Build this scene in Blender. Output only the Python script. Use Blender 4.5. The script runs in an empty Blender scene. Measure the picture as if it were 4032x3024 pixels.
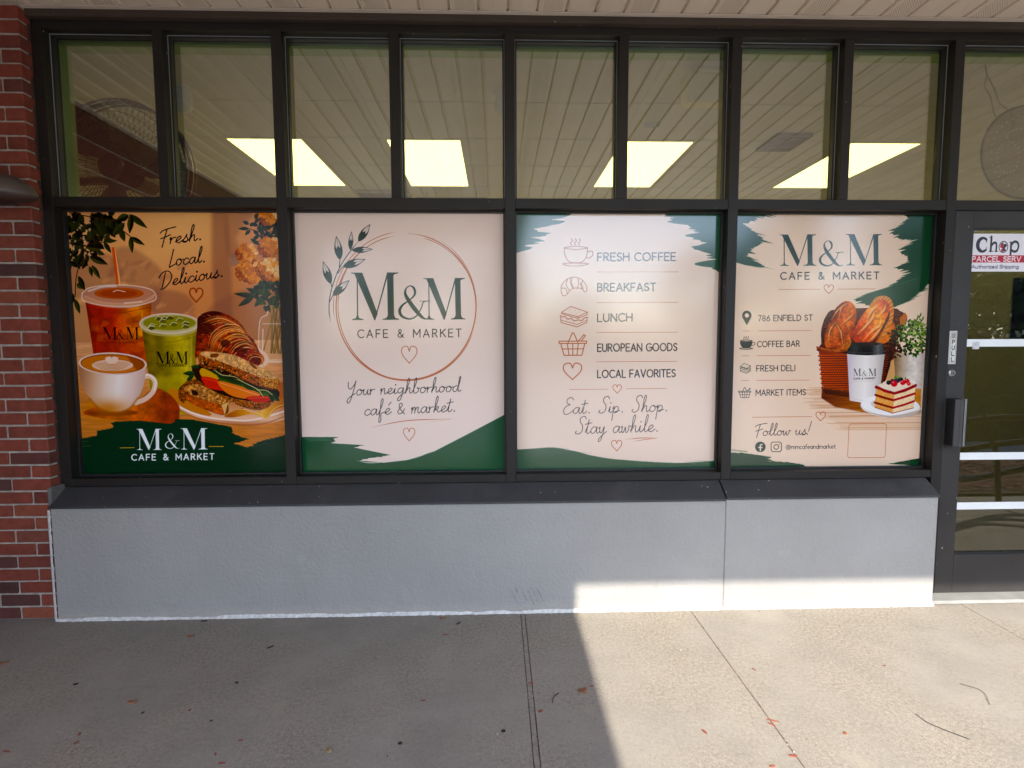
import bpy, bmesh, math, random
import numpy as np
from mathutils import Vector, Matrix
S = bpy.context.scene
COL = S.collection
R = math.radians
# ---------------------------------------------------------------- camera
cam_d = bpy.data.cameras.new('camera'); cam = bpy.data.objects.new('camera', cam_d); COL.objects.link(cam); S.camera = cam
cam_d.sensor_width = 36; cam_d.lens = 18.63; cam_d.clip_start = .05; cam_d.clip_end = 3000
_p, _y, _r = R(4.358), R(1.624), R(-.2)
fw = Vector((math.sin(_y)*math.cos(_p), math.cos(_y)*math.cos(_p), -math.sin(_p))); rt = Vector((math.cos(_y), -math.sin(_y), 0)); up = rt.cross(fw)
r2 = rt*math.cos(_r)+up*math.sin(_r); u2 = -rt*math.sin(_r)+up*math.cos(_r)
M = Matrix((r2, u2, -fw)).transposed().to_4x4(); M.translation = (0, -2.79, 1.42); cam.matrix_world = M
# ---------------------------------------------------------------- daylight
SUN_EL, SUN_AZ = R(41.5), R(180)            # sun stands behind the camera, square to the shop front
w = bpy.data.worlds.new('World'); S.world = w; w.use_nodes = True
nt = w.node_tree; bg = nt.nodes['Background']; sky = nt.nodes.new('ShaderNodeTexSky'); sky.sky_type = 'NISHITA'; sky.sun_disc = False
sky.sun_elevation = SUN_EL; sky.sun_rotation = SUN_AZ; sky.air_density = 1.0; sky.dust_density = 1.0; sky.ozone_density = 3.0
nt.links.new(sky.outputs[0], bg.inputs[0]); bg.inputs[1].default_value = SKY_STRENGTH = .15
sl = bpy.data.lights.new('sun', 'SUN'); sl.energy = 2.0; sl.angle = R(.6); sl.color = (1, .93, .82)
so = bpy.data.objects.new('sun', sl); COL.objects.link(so)
sd = Vector((0.0, math.cos(SUN_EL), -math.sin(SUN_EL)))         # direction the light travels
so.rotation_euler = sd.to_track_quat('-Z', 'Y').to_euler(); so.location = (0, -8, 9)
S.view_settings.view_transform = 'Standard'; S.view_settings.look = 'None'; S.view_settings.gamma = 1; S.view_settings.use_curve_mapping = False
S.view_settings.exposure = 2.25
try:
    S.cycles.use_denoising = True; S.cycles.max_bounces = 10; S.cycles.transparent_max_bounces = 24; S.cycles.caustics_reflective = False; S.cycles.caustics_refractive = False
except Exception: pass
# ---------------------------------------------------------------- printed artwork (drawn stroke by stroke on a small canvas)
def smooth(p, n=6, closed=False):
    p = np.asarray(p, float)
    if len(p) < 3: return p
    q = np.vstack([p[-1:], p, p[:2]]) if closed else np.vstack([2*p[0]-p[1], p, 2*p[-1]-p[-2]])
    t = np.linspace(0, 1, n, endpoint=False)[:, None]; out = []
    for i in range(1, len(q)-2):
        a, b, c, d = q[i-1], q[i], q[i+1], q[i+2]
        out.append(.5*((2*b)+(c-a)*t+(2*a-5*b+4*c-d)*t*t+(3*b-a-3*c+d)*t**3))
    if not closed: out.append(p[-1:])
    return np.vstack(out)
def arc(cx, cy, rx, ry, a0, a1, n=14):
    a = np.radians(np.linspace(a0, a1, n)); return [(cx+rx*math.cos(t), cy+ry*math.sin(t)) for t in a]
def hexc(c):
    if isinstance(c, str): return np.array([int(c[i:i+2], 16)/255 for i in (0, 2, 4)])
    return np.asarray(c, float)
def boxblur(m, r):
    r = int(max(1, r))
    for ax in (0, 1):
        for _ in range(2):
            p = np.pad(m, [(r+1, r) if k == ax else (0, 0) for k in (0, 1)], mode='edge')
            c = np.cumsum(p, axis=ax)
            m = (np.take(c, range(2*r+1, c.shape[ax]), axis=ax)-np.take(c, range(0, c.shape[ax]-2*r-1), axis=ax))/(2*r+1)
    return m
def vnoise(h, w, s, seed, sy=None, oct=3):
    rs = np.random.RandomState(seed); out = np.zeros((h, w)); amp = 1; tot = 0
    for o in range(oct):
        sx = max(2., s/2**o); syy = max(2., (sy or s)/2**o)
        g = rs.rand(int(h/syy)+3, int(w/sx)+3)
        y = np.arange(h)/syy; x = np.arange(w)/sx; yi = y.astype(int); xi = x.astype(int)
        fy = (y-yi)[:, None]; fx = (x-xi)[None]; fy = fy*fy*(3-2*fy); fx = fx*fx*(3-2*fx)
        a = g[yi][:, xi]; b = g[yi][:, xi+1]; c = g[yi+1][:, xi]; d = g[yi+1][:, xi+1]
        out += amp*((a*(1-fx)+b*fx)*(1-fy)+(c*(1-fx)+d*fx)*fy); tot += amp; amp *= .55
    return out/tot
class Art:
    """canvas for one flat print; the sheet corners rectify the design's own coordinates onto the canvas"""
    def __init__(s, w, h, quad, bg):
        s.w, s.h = w, h; s.im = np.ones((h, w, 3))*hexc(bg); s.o = (0, 0, 1); s.seed = 1
        dst = [(0, 0), (w, 0), (w, h), (0, h)]; A = []; B = []
        for (x, y), (u, v) in zip(quad, dst):
            A.append([x, y, 1, 0, 0, 0, -u*x, -u*y]); B.append(u); A.append([0, 0, 0, x, y, 1, -v*x, -v*y]); B.append(v)
        s.M = np.append(np.linalg.solve(np.array(A, float), B), 1).reshape(3, 3)
        s.k = w/(quad[1][0]-quad[0][0])
    def at(s, ox, oy, k): s.o = (ox, oy, k); return s
    def T(s, p):
        p = np.asarray(p, float).reshape(-1, 2); ox, oy, k = s.o
        q = np.column_stack([p[:, 0]*k+ox, p[:, 1]*k+oy, np.ones(len(p))])@s.M.T
        return q[:, :2]/q[:, 2:]
    def px(s, v): return v*s.o[2]*s.k
    def blend(s, x0, y0, m, col, a):
        h, w = m.shape; m = np.clip(m, 0, 1)[..., None]*a; R = s.im[y0:y0+h, x0:x0+w]
        R[:] = R*(1-m)+np.asarray(col)*m
    def mask(s, p, soft=0):
        p = s.T(p); pad = int(soft*2+3) if soft else 2
        x0 = max(0, int(p[:, 0].min())-pad); x1 = min(s.w, int(p[:, 0].max())+pad+1)
        y0 = max(0, int(p[:, 1].min())-pad); y1 = min(s.h, int(p[:, 1].max())+pad+1)
        if x1 <= x0 or y1 <= y0: return None
        W = x1-x0; H = y1-y0; m = np.zeros((H, W)); a = p; b = np.roll(p, -1, 0); S = 4
        ok = a[:, 1] != b[:, 1]; a = a[ok]; b = b[ok]
        if len(a) == 0: return None
        lo = np.minimum(a[:, 1], b[:, 1]); hi = np.maximum(a[:, 1], b[:, 1]); sl = (b[:, 0]-a[:, 0])/(b[:, 1]-a[:, 1])
        cols = np.arange(W+1)
        for j in range(H*S):
            y = y0+(j+.5)/S; k = (lo <= y) & (hi > y)
            if not k.any(): continue
            xs = np.sort(a[k, 0]+(y-a[k, 1])*sl[k])-x0
            for q in range(0, len(xs)-1, 2):
                l, r = max(0., xs[q]), min(float(W), xs[q+1])
                if r <= l: continue
                li, ri = int(l), int(r)
                row = m[j//S]
                if li == ri: row[min(li, W-1)] += (r-l)/S
                else:
                    row[li] += (li+1-l)/S; row[li+1:ri] += 1/S
                    if ri < W: row[ri] += (r-ri)/S
        if soft: m = boxblur(m, soft/2)
        return x0, y0, m
    def shade(s, x0, y0, shp, col, grad):
        if grad is None: return hexc(col)
        (p, q, stops) = grad; p, q = s.T([p, q]); d = q-p; L = d@d
        yy, xx = np.mgrid[y0:y0+shp[0], x0:x0+shp[1]]
        t = np.clip(((xx-p[0])*d[0]+(yy-p[1])*d[1])/L, 0, 1); ts = np.linspace(0, 1, len(stops)); cs = np.array([hexc(c) for c in stops])
        return np.stack([np.interp(t, ts, cs[:, i]) for i in range(3)], -1)
    def poly(s, p, col='000000', a=1, soft=0, grad=None, sm=0, noise=None):
        if sm: p = smooth(p, sm, True)
        r = s.mask(p, s.px(soft) if soft else 0)
        if r is None: return
        x0, y0, m = r; c = s.shade(x0, y0, m.shape, col, grad)
        if noise:
            s.seed += 1; sc, amp = noise[0], noise[1]; n = vnoise(m.shape[0], m.shape[1], s.px(sc), s.seed, s.px(noise[2]) if len(noise) > 2 else None)
            n = np.clip((n-.5)*2.6, -1, 1)[..., None]*amp
            c2 = hexc(noise[3]) if len(noise) > 3 else None
            c = c*(1+n) if c2 is None else c*(1-np.clip(n, 0, 1))+c2*np.clip(n, 0, 1)
        s.blend(x0, y0, m, c, a)
    def ell(s, cx, cy, rx, ry, col='000000', rot=0, **k):
        a = np.linspace(0, 2*np.pi, 40, endpoint=False); c, n = math.cos(math.radians(rot)), math.sin(math.radians(rot))
        s.poly([(cx+rx*math.cos(t)*c-ry*math.sin(t)*n, cy+rx*math.cos(t)*n+ry*math.sin(t)*c) for t in a], col, **k)
    def glow(s, cx, cy, rx, ry, col, a):
        (u, v), = s.T([(cx, cy)]); rx = s.px(rx); ry = s.px(ry)
        x0, x1, y0, y1 = max(0, int(u-2.5*rx)), min(s.w, int(u+2.5*rx)), max(0, int(v-2.5*ry)), min(s.h, int(v+2.5*ry))
        if x1 <= x0 or y1 <= y0: return
        yy, xx = np.mgrid[y0:y1, x0:x1]; s.blend(x0, y0, np.exp(-((xx-u)/rx)**2-((yy-v)/ry)**2), hexc(col), a)
    def line(s, p, w, col, a=1, sm=0, taper=0, close=False, soft=0):
        """w: width in design units, a number or one per point"""
        p = np.asarray(p, float); ws = np.ones(len(p))*np.asarray(w, float)
        if sm:
            q = smooth(np.column_stack([p, ws]), sm, close); p, ws = q[:, :2], np.maximum(q[:, 2], .05)
        if close: p = np.vstack([p, p[:1]]); ws = np.append(ws, ws[:1])
        if taper:
            t = np.linspace(0, 1, len(p)); ws = ws*np.clip(np.minimum(t, 1-t)/taper, .25, 1)
        q = s.T(p); r = np.maximum(s.px(ws)/2, .35); pad = r.max()+2
        x0 = max(0, int(q[:, 0].min()-pad)); x1 = min(s.w, int(q[:, 0].max()+pad)+1); y0 = max(0, int(q[:, 1].min()-pad)); y1 = min(s.h, int(q[:, 1].max()+pad)+1)
        if x1 <= x0 or y1 <= y0: return
        m = np.zeros((y1-y0, x1-x0))
        for i in range(len(q)-1):
            A, B = q[i], q[i+1]; d = B-A; L = d@d
            a0 = max(x0, int(min(A[0], B[0])-pad)); a1 = min(x1, int(max(A[0], B[0])+pad)+1); b0 = max(y0, int(min(A[1], B[1])-pad)); b1 = min(y1, int(max(A[1], B[1])+pad)+1)
            if a1 <= a0 or b1 <= b0: continue
            yy, xx = np.mgrid[b0:b1, a0:a1]; xx = xx+.5; yy = yy+.5
            t = np.clip(((xx-A[0])*d[0]+(yy-A[1])*d[1])/(L+1e-9), 0, 1)
            D = np.hypot(xx-A[0]-t*d[0], yy-A[1]-t*d[1]); rr = r[i]+(r[i+1]-r[i])*t
            S = m[b0-y0:b1-y0, a0-x0:a1-x0]; np.maximum(S, np.clip(rr-D+.5, 0, 1)*np.minimum(1, rr*2), out=S)
        if soft: m = boxblur(m, s.px(soft)/2)
        s.blend(x0, y0, m, hexc(col), a)
    def leaf(s, x, y, x2, y2, w, col, hi=None, a=1, soft=0):
        d = np.array([x2-x, y2-y], float); L = math.hypot(*d); n = np.array([-d[1], d[0]])/L*w/2; P = np.array([x, y]); pr = [0, .12, .3, .5, .7, .88, 1]; wd = [0, .55, .95, 1, .72, .3, 0]
        up = [P+d*t+n*k for t, k in zip(pr, wd)]; dn = [P+d*t-n*k for t, k in zip(pr, wd)]
        s.poly(np.array(up+dn[::-1]), col, a=a, soft=soft)
        if hi: s.poly(np.array(up[1:-1]+[P+d*t+n*.1 for t in pr[1:-1]][::-1]), hi, a=.6*a, soft=soft)
    def heart(s, cx, cy, w, h, t, col):
        L = [(0, .28), (-.1, .02), (-.27, -.02), (-.45, .08), (-.5, .3), (-.38, .58), (0, 1)]; R = [(-x, y) for x, y in L]
        for q in (L, R): s.line([(cx+x*w, cy+y*h) for x, y in q], t, col, sm=6)
    # ---- lettering
    def sans(s, txt, x0, x1, y0, y1, cap, wt, col, a=1, serif=0, fix=None):
        gl = []; x = 0
        for ch in txt:
            g = SANS.get(ch)
            if ch == ' ': x += .45 if fix is None else fix*2.0; continue
            gl.append((x, g)); x += g[0]+(.24 if fix is None else fix)
        tot = x-(.24 if fix is None else fix); k = (x1-x0)/(tot*cap)
        for gx, g in gl:
            for st in g[1]:
                pts = [(x0+(gx+px)*cap*k, (y0+(y1-y0)*(gx+px)/tot)-py*cap) for px, py in st]
                s.line(pts, wt, col, a)
                if serif and len(st) <= 3:
                    for q in (pts[0], pts[-1]):
                        if abs(pts[0][1]-pts[-1][1]) > cap*.5: s.line([(q[0]-serif, q[1]), (q[0]+serif, q[1])], wt*.5, col, a)
    def script(s, txt, x0, x1, y0, y1, xh, wt, col, slant=.06):
        x = 0; pts = []; dots = []
        for ch in txt:
            if ch == ' ': x += .75; continue
            adv, sts, ds = SCRIPT[ch]
            for st in sts: pts.append([(x+px, py) for px, py in st])
            for d in ds: dots.append((x+d[0], d[1]))
            x += adv
        tot = x; k = (x1-x0)/(tot*xh)
        f = lambda q: (x0+(q[0]*k+slant*q[1])*xh, y0+(y1-y0)*q[0]/tot-q[1]*xh)
        for st in pts: s.line([f(q) for q in st], wt, col, sm=5)
        for d in dots: X, Y = f(d); s.ell(X, Y, wt*.9, wt*.9, col)
    def serifM(s, x0, x1, yt, yb, col, grad=None, a=1):
        W = x1-x0; H = yb-yt; P = lambda L: [(x0+(x+.02)/1.15*W, yb-y*H) for x, y in L]
        parts = [[(.05, 1), (.25, 1), (.615, .13), (.55, -.01), (.535, -.01)], [(.535, 0), (.56, 0), (.885, 1), (.85, 1)],
                 [(.845, 1), (1.0, 1), (1.01, .1), (1.04, .0), (.83, .0), (.86, .1)], [(.115, .97), (.14, .97), (.145, 0), (.115, 0)],
                 [(-.02, 1), (.2, 1), (.2, .975), (.1, .97), (-.02, .985)], [(.85, 1), (1.12, 1), (1.12, .985), (1.02, .96), (.98, .9)],
                 [(0, 0), (.27, 0), (.27, .015), (.17, .04), (.145, .1), (.115, .1), (.09, .04), (0, .015)],
                 [(.73, 0), (1.13, 0), (1.13, .015), (1.04, .04), (1.0, .12), (.87, .12), (.83, .04), (.73, .015)]]
        for p in parts: s.poly(P(p), col, a, grad=grad)
    def amp(s, x0, x1, yt, yb, col, a=1):
        W = x1-x0; H = yb-yt; f = lambda q: (x0+q[0]*W, yb-q[1]*H); u = H/1.0
        p = [(.94, .54, .02), (.8, .5, .03), (.72, .3, .03), (.55, .07, .04), (.33, 0, .05), (.1, .08, .08), (.02, .25, .09), (.12, .42, .06), (.35, .57, .035), (.52, .74, .06), (.5, .92, .07), (.37, 1, .03), (.24, .92, .04), (.21, .76, .08), (.33, .54, .12), (.55, .26, .13), (.72, .08, .10), (.86, 0, .04), (1.0, .02, .02)]
        s.line([f(q) for q in p], [q[2]*u for q in p], col, a, sm=5)
        s.line([f((.68, .535)), f((1.02, .535))], .02*u, col, a)
    def logo(s, L, A, R, col, grad=None, a=1):
        s.serifM(*L, col, grad, a); s.amp(*A, col, a); s.serifM(*R, col, grad, a)
    def brush(s, p, col, amp=10, step=7, dirv=(1, 0), seed=3, lo=.3, a=1, edges=None):
        """fill with ragged dry-brush edges: each boundary point on a listed edge is pushed along dirv"""
        rs = np.random.RandomState(seed); p = np.asarray(p, float); out = []; n = len(p)
        for i in range(n):
            A, B = p[i], p[(i+1) % n]; L = math.hypot(*(B-A))
            if edges is not None and i not in edges: out.append(A); continue
            k = max(1, int(L/step))
            for j in range(k):
                q = A+(B-A)*j/k; z = rs.rand()**1.6*amp if (j+i) % 2 else -rs.rand()*amp*lo
                out.append(q+np.array(dirv)*z)
        s.poly(out, col, a)
        return out
S_ = lambda *a: list(a)
SANS = {
 'A': (.74, [[(0, 0), (.37, 1), (.74, 0)], [(.13, .33), (.61, .33)]]),
 'B': (.56, [[(.3, .54), (0, .54), (0, 1)]+arc(.28, .77, .22, .23, 90, -90, 8)+arc(.3, .27, .26, .27, 90, -90, 8)+[(0, 0), (0, .54)]]),
 'C': (.72, [arc(.45, .5, .45, .5, 50, 310)]),
 'D': (.68, [[(0, 0), (0, 1)]+arc(.22, .5, .46, .5, 90, -90)+[(0, 0)]]),
 'E': (.52, [[(.52, 1), (0, 1), (0, 0), (.52, 0)], [(0, .52), (.46, .52)]]),
 'F': (.5, [[(.5, 1), (0, 1), (0, 0)], [(0, .5), (.44, .5)]]),
 'G': (.78, [arc(.45, .5, .45, .5, 50, 345)+[(.88, .48), (.5, .48)]]),
 'H': (.66, [[(0, 0), (0, 1)], [(.66, 0), (.66, 1)], [(0, .52), (.66, .52)]]),
 'I': (.02, [[(.01, 0), (.01, 1)]]),
 'K': (.6, [[(0, 0), (0, 1)], [(.58, 1), (0, .4)], [(.2, .6), (.62, 0)]]),
 'L': (.48, [[(0, 1), (0, 0), (.48, 0)]]),
 'M': (.82, [[(0, 0), (0, 1), (.41, .3), (.82, 1), (.82, 0)]]),
 'N': (.68, [[(0, 0), (0, 1), (.68, 0), (.68, 1)]]),
 'O': (.9, [arc(.45, .5, .45, .5, 0, 360, 22)]),
 'P': (.54, [[(0, 0), (0, 1)]+arc(.27, .74, .26, .26, 90, -90, 8)+[(0, .48)]]),
 'R': (.58, [[(0, 0), (0, 1)]+arc(.27, .75, .26, .25, 90, -90, 8)+[(0, .5)], [(.25, .5), (.58, 0)]]),
 'S': (.52, [smooth([(.49, .86), (.28, 1), (.05, .85), (.08, .62), (.4, .45), (.52, .22), (.27, 0), (0, .14)], 4)]),
 'T': (.62, [[(0, 1), (.62, 1)], [(.31, 1), (.31, 0)]]),
 'U': (.64, [[(0, 1), (0, .32)]+arc(.32, .32, .32, .32, 180, 360, 10)+[(.64, 1)]]),
 'V': (.7, [[(0, 1), (.35, 0), (.7, 1)]]),
 '7': (.5, [[(0, 1), (.5, 1), (.15, 0)]]),
 '8': (.52, [arc(.26, .74, .22, .25, 0, 360, 14), arc(.26, .25, .26, .25, 0, 360, 14)]),
 '6': (.54, [smooth([(.45, 1), (.15, .65), (.01, .3), (.1, .06), (.28, 0), (.48, .1), (.53, .32), (.4, .55), (.2, .55), (.04, .4)], 4)]),
 '&': (.72, [smooth([(.7, .42), (.5, .08), (.25, 0), (.03, .2), (.15, .46), (.4, .65), (.44, .88), (.28, 1), (.14, .88), (.18, .68), (.45, .3), (.72, 0)], 4)]),
 '@': (1.0, [arc(.5, .4, .5, .5, -50, -360, 22), arc(.48, .4, .2, .22, 0, 360, 12), [(.68, .6), (.68, .28), (.8, .18), (.97, .3)]]),
 'a': (.5, [arc(.24, .3, .24, .3, 0, 360, 14), [(.5, .6), (.5, 0)]]), 'b': (.5, [[(0, 1), (0, 0)], arc(.26, .3, .24, .3, 0, 360, 14)]),
 'c': (.42, [arc(.24, .3, .24, .3, 50, 310, 12)]), 'd': (.5, [[(.5, 1), (.5, 0)], arc(.24, .3, .24, .3, 0, 360, 14)]),
 'e': (.48, [[(0, .32), (.48, .32)]+arc(.24, .3, .24, .3, 0, 310, 14)]), 'f': (.3, [[(.32, .98), (.2, .98), (.12, .85), (.12, 0)], [(0, .6), (.3, .6)]]),
 'g': (.5, [arc(.24, .3, .24, .3, 0, 360, 14), [(.5, .6), (.5, -.1), (.35, -.28), (.1, -.22)]]), 'h': (.46, [[(0, 1), (0, 0)], [(0, .35), (.1, .57), (.3, .6), (.46, .45), (.46, 0)]]),
 'i': (.02, [[(.01, 0), (.01, .6)], [(.01, .82), (.01, .88)]]), 'k': (.42, [[(0, 1), (0, 0)], [(.38, .6), (0, .22)], [(.14, .35), (.42, 0)]]),
 'm': (.78, [[(0, .6), (0, 0)], [(0, .4), (.12, .58), (.28, .58), (.39, .45), (.39, 0)], [(.39, .4), (.5, .58), (.66, .58), (.78, .45), (.78, 0)]]),
 'n': (.46, [[(0, .6), (0, 0)], [(0, .38), (.1, .57), (.3, .6), (.46, .45), (.46, 0)]]), 'o': (.5, [arc(.25, .3, .25, .3, 0, 360, 16)]),
 'p': (.5, [[(0, .6), (0, -.3)], arc(.26, .3, .24, .3, 0, 360, 14)]), 'r': (.28, [[(0, .6), (0, 0)], [(0, .35), (.1, .57), (.28, .6)]]),
 's': (.36, [smooth([(.34, .5), (.18, .6), (.03, .48), (.18, .33), (.35, .16), (.18, 0), (0, .1)], 4)]),
 't': (.3, [[(.12, .85), (.12, .12), (.2, 0), (.3, .02)], [(0, .6), (.3, .6)]]), 'u': (.46, [[(0, .6), (0, .15), (.1, 0), (.3, 0), (.46, .2)], [(.46, .6), (.46, 0)]]),
 'z': (.4, [[(0, .6), (.4, .6), (0, 0), (.4, 0)]]), 'w': (.7, [[(0, .6), (.18, 0), (.35, .55), (.52, 0), (.7, .6)]]), 'l': (.02, [[(.01, 0), (.01, 1)]]),
}
up_ = [(0, .2), (.35, 1.4), (.5, 2.3), (.4, 2.62), (.25, 2.1)]
SCRIPT = {
 'a': (1.02, [[(.75, .85), (.45, 1.0), (.12, .7), (.05, .3), (.25, 0), (.55, .25), (.78, .95), (.72, .3), (.85, 0), (1.08, .25)]], []),
 'b': (.98, [up_+[(.16, .8), (.2, .1), (.45, 0), (.75, .3), (.78, .8), (.6, .92), (.7, .8), (1.0, .85)]], []),
 'c': (.82, [[(.72, .78), (.52, 1), (.2, .75), (.08, .3), (.3, 0), (.6, .1), (.88, .4)]], []),
 'd': (1.05, [[(.75, .85), (.45, 1), (.12, .7), (.05, .3), (.25, 0), (.55, .25), (.8, 1.2), (.98, 2.3), (.9, 2.6), (.8, 2.0), (.72, .4), (.85, 0), (1.1, .25)]], []),
 'e': (.8, [[(0.0, .2), (.42, .5), (.62, .85), (.45, 1.02), (.18, .75), (.1, .3), (.3, 0), (.6, .12), (.86, .4)]], []),
 'f': (.78, [up_+[(.2, .8), (.08, -.9), (.2, -1.25), (.34, -.8), (.3, 0), (.5, .3), (.8, .45)]], []),
 'g': (1.02, [[(.75, .85), (.45, 1), (.12, .75), (.08, .35), (.3, .08), (.6, .35), (.78, .98), (.68, 0), (.45, -1.0), (.18, -1.25), (.08, -.9), (.5, -.25), (1.05, .25)]], []),
 'h': (.95, [up_+[(.15, .8), (.05, 0)], [(.08, .25), (.38, .9), (.6, .92), (.58, .3), (.7, 0), (.98, .3)]], []),
 'i': (.52, [[(0.0, .2), (.2, .95), (.14, .3), (.26, 0), (.55, .3)]], [(.24, 1.55)]),
 'k': (.9, [up_+[(.15, .8), (.05, 0)], [(.1, .35), (.45, .95), (.6, .8), (.45, .52), (.18, .45), (.45, .35), (.6, .02), (.92, .25)]], []),
 'l': (.58, [[(0, .2), (.4, 1.4), (.55, 2.3), (.45, 2.6), (.3, 2.0), (.18, .6), (.3, 0), (.62, .3)]], []),
 'm': (1.2, [[(-.02, .7), (.1, .98), (.04, 0)], [(.06, .35), (.3, .95), (.46, .9), (.42, 0)], [(.43, .35), (.68, .95), (.86, .88), (.82, .3), (.94, 0), (1.22, .3)]], []),
 'n': (.88, [[(-.02, .7), (.1, .98), (.04, 0)], [(.06, .35), (.34, .95), (.54, .9), (.5, .3), (.62, 0), (.9, .3)]], []),
 'o': (.9, [[(.5, 1.0), (.2, .85), (.06, .4), (.22, 0), (.58, .15), (.72, .65), (.5, 1.0), (.6, .75), (.95, .85)]], []),
 'p': (.85, [[(-.02, .6), (.14, .98), (.05, 0), (-.06, -1.25)], [(.08, .35), (.36, .95), (.64, .8), (.6, .25), (.36, 0), (.2, .1), (.85, .3)]], []),
 'r': (.62, [[(-.02, .7), (.1, .98), (.04, 0)], [(.05, .35), (.28, .85), (.62, .92)]], []),
 's': (.72, [[(0, .15), (.32, .8), (.45, 1.2), (.42, .85), (.58, .4), (.42, 0), (.15, -.02), (.08, .12), (.4, .1), (.74, .3)]], []),
 't': (.62, [[(0, .2), (.3, 1.3), (.4, 2.1), (.24, .9), (.18, .2), (.32, 0), (.66, .35)], [(-.05, 1.4), (.75, 1.62)]], []),
 'u': (.9, [[(-.02, .7), (.1, .98), (.04, .3), (.2, 0), (.45, .3), (.62, .95), (.56, .3), (.68, 0), (.92, .3)]], []),
 'w': (1.08, [[(-.02, .7), (.08, .95), (.06, .2), (.22, 0), (.46, .8), (.48, .15), (.66, 0), (.86, .5), (.86, 1.0), (1.12, .85)]], []),
 'y': (.88, [[(-.02, .7), (.1, .95), (.08, .3), (.28, .08), (.6, .98), (.48, 0), (.25, -1.0), (.02, -1.25), (.0, -.9), (.45, -.25), (.9, .25)]], []),
 'F': (1.2, [[(.05, 1.9), (.35, 2.25), (1.1, 2.5), (1.75, 2.6)], [(.8, 2.45), (.55, 1.0), (.35, -.4)], [(.15, 1.0), (.6, 1.15), (1.2, 1.45)]], []),
 'L': (1.0, [[(.6, 2.6), (.4, 1.2), (.2, -.1), (.35, -.1), (1.15, .35)]], []),
 'D': (1.55, [[(.6, 2.3), (.45, 1.0), (.3, -.1)], [(-.15, 1.6), (.1, 2.2), (.65, 2.55), (1.2, 2.2), (1.4, 1.3), (1.1, .4), (.5, -.3), (.1, -.3)]], []),
 'Y': (1.12, [[(.0, 2.3), (.05, 1.4), (.35, 1.1), (.8, 1.8), (1.0, 2.5)], [(1.0, 2.5), (.75, .8), (.35, -1.0), (.05, -1.3), (.0, -.8), (.5, -.1), (1.0, .3)]], []),
 'E': (1.15, [[(1.15, 2.2), (.85, 2.6), (.4, 2.3), (.4, 1.7), (.75, 1.45), (.3, 1.2), (.0, .6), (.15, .0), (.6, 0), (1.15, .5)]], []),
 'S': (1.15, [[(1.2, 2.2), (1.0, 2.6), (.55, 2.4), (.5, 1.8), (.8, 1.2), (.75, .4), (.4, 0), (.0, .1), (.1, .45)]], []),
 '&': (1.1, [[(.95, .8), (.7, .2), (.35, 0), (.1, .3), (.3, .8), (.65, 1.4), (.5, 1.75), (.25, 1.5), (.4, .8), (1.0, -.05)]], []),
 '!': (.6, [[(.6, 2.8), (.25, .7)]], [(.1, .05)]), '.': (.75, [], [(.32, .08)]),
}
SCRIPT['é'] = (SCRIPT['e'][0], SCRIPT['e'][1]+[[(.45, 1.5), (.75, 2.0)]], [])
SW, SH = 1000, 1266
GREEN, PEACH, COPPER, INK = '06502c', 'f0d8c8', 'bf6a42', '1c1c20'

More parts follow.
